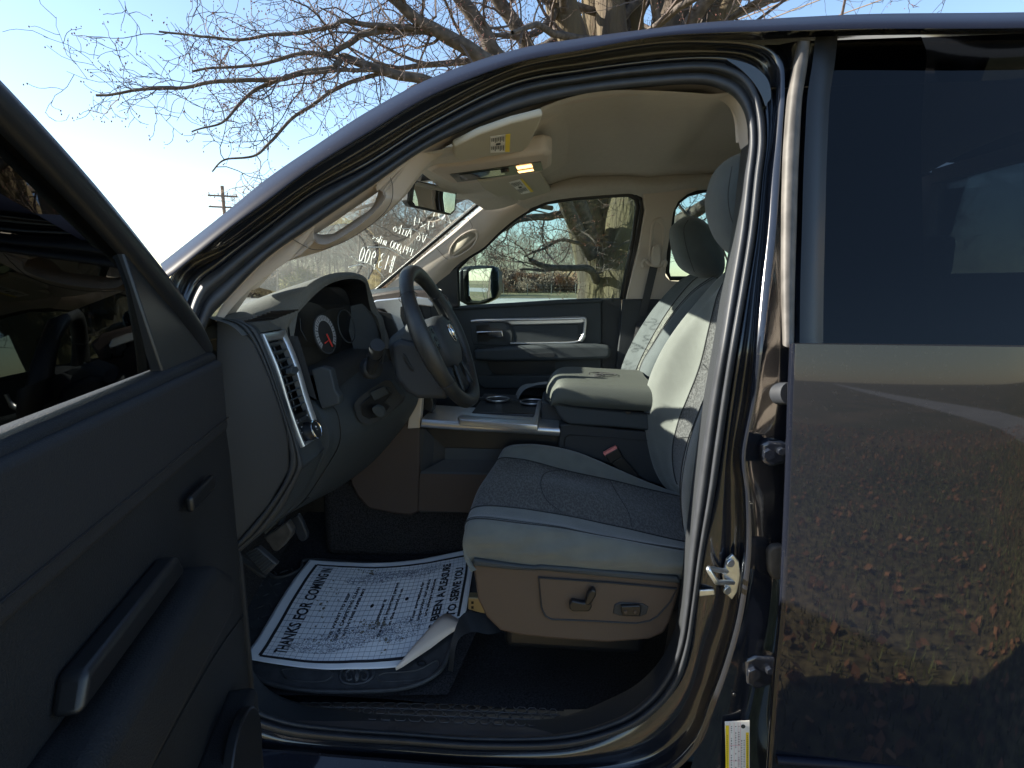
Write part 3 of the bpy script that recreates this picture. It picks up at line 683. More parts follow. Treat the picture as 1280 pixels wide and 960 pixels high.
s2 = decal('warning_sticker', [(636,228),(650,224),(666,240),(652,243)], P2_, n2, LABEL, v2)
decal('yellow_strip', [(650,224),(653,223.5),(667,239.5),(663.5,240.5)], P2_, n2, YEL, s2, .0025)
scribble('small_print', [(637,228.5),(649,225.5),(662,240.5),(652,243)], 7, P2_, n2, s2, 5)
n3 = V((-.10, 0, 1)).normalized(); P3 = U(625, 214, .63)
oc = slab('overhead_console', onplane([(533,214),(545,209),(600,204),(680,192),(690,194),(689,209),(676,216),(640,222),(585,231),(560,229)], P3, n3), V((0, .0, .05)), BEIGE, TR, .012, 4)
decal('console_slot', [(562,218),(600,213),(676,202),(679,213),(640,219),(572,228)], P3, n3, PLASB, oc, .0015)
decal('console_glossy_door', [(574,219),(612,213.5),(628,212),(632,218),(600,222.5),(577,226)], P3, n3, GLOSS if 'GLOSS' in globals() else PAINT, oc, .003)
for k, q in enumerate(([(645,208.5),(664,205.5),(666,209),(647,212)], [(647,214.5),(666,211.5),(667.5,213.5),(649,216.5)])):
    decal('map_lamp', q, P3, n3, LAMP, oc, .0035)
disc('console_button', UP(631, 213.5, P3-n3*.004, n3), n3, .012, .01, PLASB, oc, 20)
# bulge of the headliner carrying the console
bz_ = []
for i in range(13):
    y = .42+i/12*.78; c = math.sin(math.pi*i/12)**.5
    bz_.append([V((x, y, head_z(x, y)+.004-.040*c*w)) for x, w in ((-.42, .9), (-.36, 1), (-.25, 1), (-.15, .9), (-.06, .45), (.0, .05), (.04, -.2))])
surf('headliner_bulge', bz_, HEADL, TR, 40, 30)
RM = [(U(514,229,.69)), U(520,227,.70), U(564,236,.90), U(570,240,.925), U(569.5,262,.925), U(565,267,.90), U(518,257,.70), U(512,252,.685)]
c_ = sum(RM, V())/8; nm = ((RM[2]-RM[1]).cross(RM[6]-RM[1])).normalized(); nm = nm if nm.x > 0 else -nm
RM = [p-nm*(p-c_).dot(nm) for p in RM]
rm = slab('rearview_mirror', [c_+(p-c_)*1.12 for p in RM], -nm*.028, PLASB, TR, .007, 4)
from_bm('mirror_glass', prism_bm([c_+(p-c_)*.98+nm*.003 for p in RM], -nm*.004), MIRR, rm, False)
tube('mirror_mount', [c_-nm*.03, c_-nm*.06+V((-.01, 0, .03)), c_-nm*.09+V((-.05, 0, .08))], .012, PLASB, rm, 10, 10)
plate('mirror_mount_cover', [(506,214),(530,206),(545,212),(560,214),(556,222),(520,226)], .80, .05, PLASB, TR, .012)
# ================================================================== DASHBOARD
def toY(p, Y, dx=0, dz=0): return V((p.x+dx, Y, p.z+dz))
Fc = [U(x, y, .17) for x, y in ((298,398),(310,404),(324,416),(343,466),(356,508),(369,546),(378,575),(377,590),(349,643),(300,690))]
Fi = cr(Fc, 90)
DB = empty('dashboard', Fc[4], TR)
def rb(o, p=DB): return reb(o, p)
capA = [(270,398),(284,401),(300,408),(318,430),(336,470),(350,510),(360,548),(361,588),(336,632),(291,684),(270,690)]
rb(plate('end_cap', capA, .13, .04, PLASD, None, .004, 0, 3))
fp = [px_of(p) for p in cr(Fc, 40)]; ap = [px_of(p) for p in cr([U(x, y, .13) for x, y in [(276,399),(290,402)]+capA[2:9]+[(292,683),(286,687)]], 40)]
# stepped band between the end cap and the fascia
rw = []
for f, Y in ((0, .132), (.10, .120), (.42, .118), (.48, .128), (.55, .128), (.62, .120), (.93, .126), (1.0, .150), (1.0, .172)):
    rw.append([U(a[0]*(1-f)+b[0]*f, a[1]*(1-f)+b[1]*f, Y) for a, b in zip(ap, fp)])
rb(from_bm('end_band', grid_bm(rw), PLASD, None))
# fascia from the end to the steering column: profile drifts outwards to the middle
Fm = [U(x, y, .285) for x, y in ((322,396),(338,404),(352,411),(368,455),(380,492),(392,528),(403,552),(401,572),(373,618),(330,664))]
def loft(name, secs, n, m, nv=None): 
    rows = [cr(s, n) for s in secs]
    if nv: rows = list(map(list, zip(*[cr(c, nv) for c in zip(*rows)])))
    return rb(from_bm(name, grid_bm(rows), m, None))
loft('fascia', [[p for p in Fc], [toY(p, .178) for p in Fc]], 90, PLAS)
loft('fascia', [[toY(p, .274) for p in Fc], [toY(p, .287) for p in Fc]], 90, PLAS)
loft('fascia', [[toY(p, .175) for p in Fc[:3]], [toY(p, .28) for p in Fc[:3]]], 20, PLAS)
loft('fascia', [[toY(p, .175)+V((-.001, 0, 0)) for p in Fc[5:]], [toY(p, .287)+V((-.001, 0, 0)) for p in Fc[5:]]], 40, PLAS)
loft('backing', [[toY(p, Y, -.035) for p in Fc] for Y in (.20, .45, .68)], 40, PLASB)
# lower knee panel
K0 = [U(x, y, .285) for x, y in ((388,500),(398,515),(408,535),(411,556),(402,575),(375,622),(332,668))]
K1 = [U(x, y, .34) for x, y in ((402,498),(418,510),(424,528),(424,553),(410,580),(377,628),(340,655))]
K2 = [U(x, y, .50) for x, y in ((440,468),(462,488),(474,508),(474,530),(455,562),(415,606),(380,632))]
K3 = [U(x, y, .66) for x, y in ((480,446),(504,470),(518,490),(520,506),(500,538),(465,578),(428,607))]
loft('knee_filler', [[toY(p, .285) for p in cr(Fc[3:], 7)], K0], 60, PLAS)
loft('knee_panel', [K0, K1, K2, K3, [toY(p, .70, -.03) for p in K3]], 60, PLAS, 40)
rb(seam('seam', [p+V((.002, -.002, 0)) for p in cr(K1, 12)], PLASB, None, .0012))
rb(tube('panel_gap', [Fc[5].lerp(Fc[5], 0)+V((.003, .12, 0)), K0[4]+V((.002, 0, 0))], .001, PLASB, None, 6))
rb(seam('seam', [U(378,586,.168), U(392,574,.23), U(409,557,.30)], PLASB, None, .0014))
rb(tube('hood_release_mark', [K1[5]+V((.003, -.01, 0)), K1[5]+V((.012, .02, .008))], .002, PLASB, None, 6))
# dash top, left end, with the defroster grille
T0 = [toY(Fc[0], Y, -.0, .0) for Y in (.12,)]
tp = []
for Y, lx, fz in ((.10, 0, 0), (.17, 0, 0), (.23, 0, 0.004), (.30, .0, .006)):
    tp.append([V((-1.0, Y, 1.385)), V((-.90, Y, 1.405+fz)), V((Fc[0].x-.05, Y, Fc[0].z+.004+fz)), V((Fc[0].x-.01, Y, Fc[0].z+fz)), V((Fc[1].x, Y, Fc[1].z)), V((Fc[2].x, Y, Fc[2].z))])
loft('dash_top', tp, 40, PLASG, 20)
# instrument hood
LIP = [(357,420,.285),(362,406,.285),(378,385,.30),(401,362,.34),(421,351.5,.40),(443,348.5,.48),(456,354,.56),(459,366,.60),(463,385,.625),(476,418,.645),(481,436,.65)]
lip = [U(*p) for p in LIP]
OUT = [(350,412,.275),(354,398,.275),(368,377,.29),(392,352,.325),(415,342,.39),(440,340.5,.48),(457,347,.575),(463,362,.615),(470,383,.64),(484,416,.66),(489,436,.665)]
out = [U(*p) for p in OUT]
BK = []
for p in out:
    f = (p.y-.275)/.39
    BK.append(V((-.98, .14+f*.60, 1.385+.012*math.sin(math.pi*f))))
mid1 = [p.lerp(q, .5)+V((0, -.0, .012*math.sin(math.pi*(p.y-.275)/.39)+.008)) for p, q in zip(out, BK)]
mid1[0] = out[0].lerp(BK[0], .5)
fr_ = [p.lerp(q, .06)+V((0, 0, .003)) for p, q in zip(out, BK)]
inner = [p+V((-.12, 0, -.012)) for p in lip]
loft('instrument_hood', [BK, mid1, fr_, out], 70, PLASG, 30)
loft('hood_lip', [out, [a.lerp(b, .5)+V((.004, 0, 0)) for a, b in zip(out, lip)], lip], 70, PLASG, 9)
inn_ = [V((p.x-.13+.05*((p.y-.285)/.36), p.y+(.0 if p.y < .5 else -.0), p.z-.012)) for p in lip]
loft('hood_inside', [lip, inn_], 70, PLASB)
# cluster face with gauge and the lens wall
cf = [U(362,404,.295), U(378,388,.31), U(402,368,.345), U(425,360,.41), U(446,360,.50), U(455,375,.58), U(458,405,.62), U(462,438,.63), U(430,456,.50), U(392,470,.33), U(384,452,.30)]
cf = [p+V((-.045, 0, 0)) for p in cf]
rb(from_bm('cluster_face', prism_bm(cr(cf, 44, True), (-.01, 0, 0)), PLASB, None, False))
CG = [U(362,420,.285), U(392,503,.285), U(440,470,.50), U(481,441,.65)]
loft('cluster_lower_trim', [[p+V((-.09, 0, .0)) for p in cr([lip[0], U(372,445,.285), U(386,470,.29)], 3)]] + [[U(372,420,.288), U(380,445,.288), U(396,500,.288)]], 20, PLASD)
LW = [[U(392,470,.31), U(430,452,.48), U(478,436,.645)], [U(393,478,.30), U(434,462,.48), U(484,446,.655)], [U(404,500,.30), U(442,470,.50), U(486,450,.66)]]
rb(from_bm('cluster_shelf', grid_bm([cr([p+V((-.07, 0, .012)) for p in LW[0]], 30), cr(LW[0], 30), cr(LW[1], 30), cr(LW[2], 30)]), PLASD, None))
wl = [U(431,384,.60), U(459,378,.625), U(470,405,.635), U(479,437,.645), U(443,440,.60), U(435,410,.60)]
rb(from_bm('lens_side', prism_bm(wl, (.0, .01, 0)), PLAS, None, False))
gc = U(405,418,.37); gn = V((.97, -.10, .18)).normalized(); ga = gn.cross(V((0, 0, 1))).normalized(); gb = ga.cross(gn).normalized()
if gb.z < 0: gb = -gb
def gp(r, a, h=.0): return gc+gn*h+(ga*math.cos(a)+gb*math.sin(a))*r
GA = mat('gauge_scale', (.30, .31, .33), .7); GB = mat('gauge_face', (.014, .015, .017), .8)
gz = rb(from_bm('gauge', prism_bm([gp(.052, i*math.pi/18) for i in range(36)], gn*.004), GB, None, False))
reb(tube('gauge_ring', [gp(.052, i*math.pi/24, .004) for i in range(48)], .0018, PLAS, None, 6, None, True), DB)
rb(from_bm('gauge_scale_ring', grid_bm([[gp(r, a*math.pi/180, .0052) for a in range(-45, 226, 5)] for r in (.036, .050)]), GA, None, False))
bm = bmesh.new()
for i in range(28):
    a = R(-45+i*10); w = .02 if i % 2 else .035
    bm.faces.new([bm.verts.new(gp(r, a+d, .0058)) for r, d in ((.041 if i % 2 else .038, -w), (.049, -w*.7), (.049, w*.7), (.041 if i % 2 else .038, w))])
rb(from_bm('gauge_ticks', bm, INK, None, False))
rb(tube('gauge_needle', [gp(.002, 0, .009), gp(.038, R(250), .009)], .0022, RED, None, 6)); rb(tube('gauge_needle', [gp(.018, R(270), .008), gp(.030, R(310), .008)], .0016, RED, None, 6))
gc2 = U(432,408,.52); gc0 = gc
for cc in (U(376,412,.335),):
    rb(tube('gauge_frame_line', [cc+V((0, 0, .03)), cc, cc+V((.01, .01, -.03))], .0012, PLAS, None, 6))
gc = gc2; rb(tube('gauge_ring', [gp(.048, i*math.pi/24, .004) for i in range(48)], .002, PLAS, None, 6, None, True)); gc = gc0
# vent and switch bezel
bzc = [U(x, y, .17) for x, y in ((324,418),(343,463),(356,506),(369,543),(376,560))]
bzs = cr(bzc, 101)
def bz(s, t, h=0):
    i = min(100, max(0, t*100)); k = int(min(99, i)); p = bzs[k].lerp(bzs[k+1], i-k); T = (bzs[k+1]-bzs[k]).normalized(); n = V((-T.z, 0, T.x))
    if n.x < 0: n = -n
    if t < 0: p = p+T*(t*.33)
    if t > 1: p = p+T*((t-1)*.33)
    return V((p.x, .172+s*.108, p.z))+n*h
def frame(name, s0, s1, t0, t1, w, wt, h, m, par=DB, n=24):
    rows = []
    def path(a, b, c, d):
        P = []
        for k in range(n): P.append((a+(b-a)*k/n, c))
        for k in range(n): P.append((b, c+(d-c)*k/n))
        for k in range(n): P.append((b+(a-b)*k/n, d))
        for k in range(n): P.append((a, d+(c-d)*k/n))
        return P
    o = path(s0, s1, t0, t1); i = path(s0+w, s1-w, t0+wt, t1-wt)
    for f, hh in ((0, -.002), (0, h*.6), (.15, h), (.6, h*.9), (1, h*.3), (1, -.012)):
        rows.append([bz(a[0]*(1-f)+b[0]*f, a[1]*(1-f)+b[1]*f, hh) for a, b in zip(o, i)])
    return reb(sharp(from_bm(name, grid_bm(rows, closeu=True), m, None), 50), par)
BZ = frame('vent_bezel', 0, 1, 0, 1, .15, .055, .009, SILVER)
rb(from_bm('vent_cavity', grid_bm([[bz(s, t, -.030) for s in (.08, .92)] for t in [k/20 for k in range(1, 13)]]), PLASB, None))
rb(from_bm('switch_panel', grid_bm([[bz(s, t, .0005) for s in (.12, .88)] for t in [.60+k*.037 for k in range(11)]]), PLASB, None))
for k in range(9):
    t = .08+k*.059
    rb(from_bm('vent_slat', grid_bm([[bz(s, t-.012, -.002) for s in (.13, .5, .87)], [bz(s, t-.004, .002) for s in (.13, .5, .87)], [bz(s, t+.012, -.020) for s in (.13, .5, .87)]]), PLAS, None)); 
for k in range(2): rb(tube('vent_vane', [bz(.35+.3*k, .06, -.018), bz(.35+.3*k, .33, -.018), bz(.35+.3*k, .58, -.018)], .003, PLASB, None, 6))
rb(slab('vent_tab', [bz(.38, .26, .002), bz(.68, .265, .002), bz(.72, .30, .002), bz(.5, .325, .002), bz(.34, .30, .002)], V((.016, 0, .004)), PLAS, None, .003))
rb(slab('dimmer_wheel', [bz(.3, .64, .001), bz(.62, .64, .001), bz(.62, .67, .001), bz(.3, .67, .001)], V((.004, 0, .002)), PLASD, None, .001))
kn = (bz(.5, .85, 1)-bz(.5, .85, 0)).normalized()
rb(disc('headlight_knob', bz(.52, .80, .012), kn, .026, .026, PLASB, None, 36, .003, .021))
rb(tube('knob_ring', [bz(.52, .80, .0245)+ (V((0, 1, 0))*math.cos(a)+kn.cross(V((0, 1, 0)))*math.sin(a))*.0225 for a in [i*math.pi/20 for i in range(40)]], .0022, CHROME, None, 6, None, True))
rb(slab('knob_mark', [bz(.50, .755, .0245), bz(.54, .755, .0245), bz(.54, .775, .026), bz(.50, .775, .026)], kn*.001, WHITE, None, 0))
bm = bmesh.new()
for s, t, w in ((.22, .645, .035), (.24, .665, .03), (.74, .645, .03), (.2, .735, .03), (.33, .715, .03), (.45, .70, .03), (.60, .70, .02), (.25, .77, .03), (.22, .93, .02), (.24, .955, .03), (.5, .955, .12), (.48, .80, .02), (.52, .815, .03)):
    h = .0265 if t in (.80, .815) else .0015
    bm.faces.new([bm.verts.new(bz(s+a, t+b, h)) for a, b in ((-w, -.006), (w, -.006), (w, .006), (-w, .006))])
rb(from_bm('switch_symbols', bm, GA, None, False))
# defroster grille on top of the end
for k in range(7):
    a = U(306+k*5.2, 404-k*2.0, .135); 
    rb(tube('defroster_slat', [a+V((0, 0, .004)), a+V((.025, .085, .004))], .0022, PLASB, None, 6))
# centre stack (end of it seen behind the wheel)
rb(plate('stack_side', [(463,368),(500,362),(545,364),(560,372),(556,400),(545,440),(533,470),(527,500),(526,536),(524,640),(513,645),(490,642),(460,636),(446,620),(438,604),(438,560),(440,500)], .70, .02, BOUNCEP, None, .008, 0, 3))
rb(plate('stack_top', [(440,366),(462,362),(500,358),(522,362),(538,372),(547,388),(544,430),(500,440)], .76, .27, PLAS, None, .025, 0, 5))
rb(surf('dash_top', [[V((-1.02, y, 1.385)), V((-.9, y, 1.42)), V((-.76, y, 1.458)), V((-.66, y, 1.462)), V((-.60, y, 1.445)), V((-.575, y, 1.41)), V((-.57, y, 1.30)), V((-.60, y, 1.05)), V((-.72, y, .95))] for y in (.62, .70, .9, 1.2, 1.50)], PLASG, None, 40, 12))
rb(plate('silver_surround', [(463.5,378),(470,375),(500,372),(520,371),(536,373),(541,379),(541,384),(512,380.5),(508,386),(508,402),(513,418),(520,432),(516,442),(505,438),(497,415),(489,395),(480,387),(468,386)], .682, .03, SILVER, None, .004, 0, 3))
rb(plate('silver_surround', [(521,476),(528,478),(527,505),(525,535),(509,536),(512,515),(516,495)], .685, .03, mat('lit_silver_plastic', (.55, .50, .44), .45, metal=.3), None, .003))  # lower piece: warm sunlight put into the silver's colour
rb(plate('stack_screen', [(470,388),(488,392),(494,405),(503,430),(500,442),(488,441),(478,415)], .672, .01, PLASB, None, .002))
rb(plate('air_vent', [(500,383),(511,384),(513,398),(521,420),(514,420),(505,408),(500,395)], .676, .012, PLASB, None, .002))
for k in range(2):
    v = rb(plate('air_vent', [(524+k*12,378),(533+k*12,378),(538+k*11,386),(541+k*10,402),(533+k*10,404),(527+k*11,390)], .69, .02, PLASB, None, .003))
rb(plate('climate_knob', [(526,494),(540,494),(542,506),(540,516),(528,512)], .74, .05, PLASB, None, .004))
rb(plate('key_block', [(389,462),(402,458),(413,462),(419,488),(424,495),(424,505),(402,512),(398,500)], .292, .03, PLAS, None, .004))
# ignition surround, key slot and column
def igY(px, d): return [(x, y, .385+(x-443)/60*.135+d) for x, y in px]
IG = [(443,507),(446,500),(455,492),(470,482),(486,475),(496,488),(503,500),(488,516),(470,528),(457,530),(448,524)]
rb(plate('ignition_surround', igY(IG, 0), .5, .03, PLASD, None, .006, 60, 4))
rb(plate('ignition_recess', igY([(450,506),(460,497),(484,484),(490,492),(480,503),(488,508),(476,520),(462,524),(453,519)], -0.006), .5, .01, PLASB, None, .002))
rb(plate('obd_cover', igY([(462,491),(480,483),(486,492),(468,501)], -0.012), .5, .006, PLAS, None, .002))
rb(plate('ignition_key', igY([(464,510),(470,506),(478,510),(481,519),(477,523),(471,521),(466,516)], -0.04), .5, .02, PLAS, None, .004))
SC_ = empty('steering_column', U(500, 450, .36), TR)
reb(plate('column_shroud', [(481,426),(492,417),(507,405),(520,400),(540,430),(556,470),(560,497),(520,498),(511,496),(497,480),(488,455)], .34, .16, PLAS, None, .022, 0, 5), SC_)
reb(plate('column_lower_shroud', [(486,430),(500,424),(530,430),(556,470),(560,500),(522,499),(508,492),(494,474)], .327, .04, PLASD, None, .014, 0, 4), SC_)
reb(plate('tilt_slot', [(503,441),(507,444),(513,456),(517,461),(517,465),(512,462),(505,452)], .324, .004, PLASB, None, .002), SC_)
reb(disc('stalk_boot', U(464,460,.40), (.75, -.6, .1), .030, .03, PLASD, None, 30, .006), SC_)
reb(tube('wiper_stalk', [U(462,466,.40), U(465,458,.37), U(468,445,.33), U(470,438,.31), U(472,431,.29)], [.013, .014, .017, .0185, .018], PLASD, None, 20), SC_)
reb(tube('stalk_ring', [U(468,446,.333), U(468.6,443,.325)], .0195, PLASB, None, 20), SC_)
# ------------------------------------------------------------------ steering wheel
SWc = U(552, 421, .42); up_v = V((-math.sin(R(24)), 0, math.cos(R(24)))); ri_v = V((0, 1, 0)); nv_ = ri_v.cross(up_v); nv_ = nv_ if nv_.x > 0 else -nv_
SW = empty('steering_wheel', SWc, TR)
RR = .186
def sw(a, r, h=0): return SWc+(ri_v*math.cos(a)+up_v*math.sin(a))*r+nv_*h
rows = []
for i in range(120):
    a = 2*math.pi*i/120; e = (ri_v*math.cos(a)+up_v*math.sin(a)); g = .0175+.0022*math.cos(4*a)
    rows.append([sw(a, RR)+e*math.cos(b)*g*.95+nv_*math.sin(b)*g*1.2 for b in [2*math.pi*k/18 for k in range(18)]])
reb(from_bm('rim', grid_bm(rows, closeu=True, closev=True), LEATHER, None), SW)
for a in (R(40), R(140), R(215), R(325)):
    e = (ri_v*math.cos(a)+up_v*math.sin(a)); reb(tube('rim_joint', [sw(a, RR)+e*math.cos(b)*.0187+nv_*math.sin(b)*.023 for b in [2*math.pi*k/24 for k in range(24)]], .0008, PLASB, None, 5, None, True), SW)
STI = mat('grey_thread', (.16, .16, .16), .8); bm = bmesh.new()
for i in range(90):
    a = R(-38)+i/90*R(76)
    for s_ in (0, 1): tube_bm([sw(a, RR-.0165, .008), sw(a+.010, RR-.0185, .002)], .0007, 4, bm)
    if i % 1 == 0: tube_bm([sw(math.pi-a, RR-.0165, .008), sw(math.pi-a+.010, RR-.0185, .002)], .0007, 4, bm)
reb(from_bm('rim_stitching', bm, STI, None), SW)
hubp = []
for k in range(48):
    a = 2*math.pi*k/48; c, s = math.cos(a), math.sin(a)
    hubp.append((.088*abs(c)**.75*(1 if c > 0 else -1), (.062 if s > 0 else .085)*abs(s)**.8*(1 if s > 0 else -1)))
def swl(x, y, h): return SWc+ri_v*x+up_v*y+nv_*h
rows = [[swl(x*f, y*f-.004, h) for x, y in hubp] for f, h in ((1.0, -.045), (1.02, -.02), (1.0, .004), (.94, .016), (.75, .024), (.4, .029), (.05, .030))]
hb = reb(from_bm('airbag_cover', grid_bm(rows, closeu=True), PLASD, None), SW)
def spoke(pts, w0, w1, h0, h1, m=PLASD, name='spoke'):
    a, b = V(pts[0]), V(pts[1]); d = (b-a).normalized(); q = V((-d.y, d.x))
    P = []
    for f, h, w in ((0, h0, w0), (.5, (h0+h1)/2-.004, (w0+w1)/2*.92), (1, h1, w1)):
        c = a.lerp(b, f); P.append([swl(c.x+q.x*w*t, c.y+q.y*w*t, h-.012*abs(t)**3) for t in (-1, -.6, 0, .6, 1)])
    o = from_bm(name, grid_bm([cr(p, 12) for p in P]), m, None); solid(o, .012, -1)
    return reb(o, SW)
spoke(((.07, -.0), (.172, .012)), .040, .050, .006, .002); spoke(((-.07, -.0), (-.172, .012)), .040, .050, .006, .002)
spoke(((.03, -.06), (.075, -.165)), .020, .026, .004, .0); spoke(((-.03, -.06), (-.075, -.165)), .020, .026, .004, .0)
for sx in (-1, 1):
    reb(from_bm('spoke_insert', prism_bm([swl(sx*(.047+x), y, .010) for x, y in ((-.008,-.085),(.006,-.08),(.030,-.145),(.016,-.152))], nv_*.003), PLAS, None), SW)
    bt = reb(slab('switch_pod', [swl(sx*x, y, .006) for x, y in ((.095,.034),(.128,.036),(.140,.01),(.128,-.022),(.098,-.026),(.090,.0))], nv_*.006, PLASB, None, .002), SW)
    for k in range(3): reb(disc('button', swl(sx*(.112+.004*(k == 1)), .022-.021*k, .013), nv_, .007, .003, PLASD, None, 16, .001), SW)
# chrome ram style emblem on the cover: shield outline, curled horns and muzzle
em = [[(-.020,.022),(.020,.022),(.024,.0),(.012,-.022),(0,-.028),(-.012,-.022),(-.024,.0),(-.020,.022)]]
bm = bmesh.new()
for st in em: tube_bm([swl(x, y, .031) for x, y in st], .0013, 6, bm)
for sx in (-1, 1):
    tube_bm(cr([swl(sx*x, y, .031) for x, y in ((.003,.014),(.012,.018),(.020,.010),(.018,-.004),(.010,-.008),(.008,.0),(.012,.004))], 24), lambda t: .0040*(1-t*.7), 7, bm)
tube_bm([swl(0, .016, .031), swl(0, 0, .033), swl(0, -.018, .031)], [.006, .0058, .003], 8, bm)
reb(from_bm('emblem', bm, CHROME, None), SW)
# ================================================================== CENTRE CONSOLE
CC = empty('centre_console', U(600, 600, .70), TR)
def cc(o): return reb(o, CC)
nf = [(527,524),(528,534),(699,545),(699,534)]
T_ = [U(528,523,.675), U(580,526.5,.675), U(640,530,.675), U(699,534,.675)]
T1_ = [U(527,528,.663), U(580,532,.663), U(640,536,.663), U(700,540,.663)]
T2_ = [U(526,534,.668), U(580,538,.668), U(640,541.5,.668), U(699,545,.668)]
T3_ = [p+V((0, .02, -.004)) for p in T2_]
Tt = [V((p.x, .86, p.z+.004)) for p in T_]
cc(from_bm('silver_trim', grid_bm([cr(c, 20) for c in (Tt, T_, [a.lerp(b, .5)+V((0, -.002, .003)) for a, b in zip(T_, T1_)], T1_, T2_, T3_)]), SILVER, None))
zt = T_[1].z
# tray frame and bin
FRM = [(572,521),(577,518),(605,520.5),(664,525),(668,518),(672,501),(679,499.5),(675,515),(672,531),(640,529),(600,526),(574,524)]
cc(from_bm('tray_frame', prism_bm([UZ(x, y, zt+.018) for x, y in FRM], (0, 0, -.02)), SILVER, None)); bevel(CC.children[-1], .003)
cc(box('tray', (UZ(638, 512, zt+.01).x, .90, zt-.01), (.26, .24, .03), PLASB, None, .006))
cc(plate('tray_back', [(595,497),(662,500),(666,502),(664,521),(604,516)], .98, .02, PLASB, None, .003))
cc(plate('tray_end', [(600,498),(690,502),(692,520),(640,522),(600,515)], 1.02, .10, PLASD, None, .006))
for x, y in ((622,495.5),(665,499)):
    c = UZ(x, y+3, zt+.014); cc(tube('cup_holder_ring', [c+V((math.cos(a), math.sin(a)*1.0, 0))*.042 for a in [i*math.pi/16 for i in range(32)]], .003, SILVER, None, 6, None, True))
    cc(disc('cup_holder', c-V((0, 0, .03)), (0, 0, 1), .040, .05, PLASB, None, 32, 0))
cc(plate('console_rear_block', [(676,503),(700,504),(705,522),(699,532),(676,530)], .76, .2, PLASD, None, .006))
# console side with the open pocket
cs = [(524,532),(700,544),(705,620),(640,645),(590,641),(524,641),(521,600)]
cc(plate('console_side', cs, .72, .03, PLASD, None, .003))
def csurf(name, rows, m): return cc(from_bm(name, grid_bm([[U(*p) for p in r] for r in rows]), m, None, False))
csurf('pocket_ramp', [[(525,536,.70),(531,536,.70)],[(525,588,.70),(527,589,.70)]], PLASD)
csurf('pocket_ramp', [[(531,536,.699),(556,560,.745)],[(527,589,.699),(556,576,.745)]], PLASD)
csurf('pocket_back', [[(531,535,.715),(700,546,.715)],[(556,560,.715),(700,563,.715)]], PLASB)
csurf('pocket_shelf', [[(556,560,.712),(700,563,.712)],[(556,574,.708),(700,577,.708)]], PLAS)
csurf('pocket_shelf', [[(556,574,.708),(700,577,.708)],[(527,589,.697),(700,593,.697)]], PLASD)
csurf('pocket_lip', [[(527,589,.697),(700,593,.697)],[(525,592,.694),(700,595,.694)]], PLAS)
csurf('lower_panel', [[(525,592,.694),(700,595,.694)],[(523,638,.694),(700,645,.694)]], BOUNCEP)
cc(box('tunnel', (.15, .92, .72), (2.0, .36, .30), CARPET, None, .03))
# folded middle seat: armrest lid and its box
AR = empty('centre_armrest', U(740, 500, .70), TR)
def ar(o): return reb(o, AR)
sec = []
def lid(dx0, Y, zo, inset):  # profile along X at depth Y
    P = [(684,493),(685,486),(690,478),(700,470),(716,466.5),(760,469),(840,473)]
    return P
zl = U(760, 500, .68)
prof = [(.0, -.001), (.003, .03), (.012, .052), (.032, .074), (.075, .080), (.17, .080), (.33, .080)]
x0 = U(687, 500, .68).x; zb = U(700, 506, .68).z
def lidrow(Y, e, top_): # e edge rounding 0..1
    return [V((x0+dx+e*.02*(1 if dx < .1 else 0)-.018*math.sin(math.pi*min(1, max(0, (Y-.66)/.36))), Y, zb+dz*top_-.012*dx/.1*.35)) for dx, dz in prof]
lr = [lidrow(.672, .6, .0), lidrow(.662, .3, .25), lidrow(.664, .25, .6), lidrow(.675, .3, .88), lidrow(.70, .35, 1.0), lidrow(.80, .0, 1.04), lidrow(.90, 0, 1.04), lidrow(.985, .35, 1.0), lidrow(1.01, .5, .8), lidrow(1.015, .6, .0)]
ld = ar(surf('lid', lr, LIDM, None, 30, 60))
ar(from_bm('lid_edge', grid_bm([[p+V((.002, 0, 0)) for p in lidrow(Y, .4, .02)] for Y in (.67, 1.01)]), PLASD, None))
ar(plate('armrest_box', [(690,503),(716,508),(770,514),(835,520),(835,540),(806,538),(770,534.5),(713,531),(704,527),(696,516)], .675, .33, PLAS, None, .008, 0, 4))
ar(tube('lid_gap', [U(x, y, .668) for x, y in ((686,497),(692,503),(716,508),(770,513),(830,519))], .0022, PLASB, None, 6))
ar(plate('lid_notch', [(781,514),(789,514.5),(788,517.5),(783,517.5)], .666, .01, PLASB, None, .001))
ar(plate('armrest_base', [(700,531),(712,529),(770,536),(840,542),(840,612),(806,601),(760,580),(720,566),(697,560)], .69, .28, PLASD, None, .006))
ar(tube('base_panel_line', [U(x, y, .686) for x, y in ((705,562),(706,548),(711,543.5),(760,547),(838,553))], .0011, PLASB, None, 6))
# mark stitched on the lid: shield with curled horns, seen very flat
zt2 = lidrow(.84, 0, 1.04)[5].z+.0012
def lm(x, y): c = UZ(754, 468, zt2); return V((c.x+x, c.y+y, zt2))
bm = bmesh.new()
for st in ([(-.045,.03),(-.045,-.02),(-.02,-.045),(.03,-.03),(.045,.0),(.03,.03),(-.02,.045),(-.045,.03)], [(-.035,.022),(-.012,.03),(0,.012),(-.012,.004),(-.024,.01)], [(-.035,-.016),(-.012,-.028),(0,-.012),(-.012,-.004),(-.024,-.01)], [(-.03,0),(.0,.006),(.035,0),(.0,-.006),(-.03,0)]):
    tube_bm(cr([lm(*p) for p in st], 30), .0011, 5, bm)
ar(from_bm('stitched_emblem', bm, INK, None))
bk = ar(plate('belt_buckle', [(756,569),(772,560),(779,571),(763,580)], .655, .03, PLASB, None, .003))
ar(plate('buckle_button', [(754,567),(770,558),(772,561.5),(757,571)], .656, .02, REDB, None, .002))
ar(plate('buckle_stalk', [(764,579),(778,571),(800,596),(786,600)], .662, .02, PLASB, None, .003))
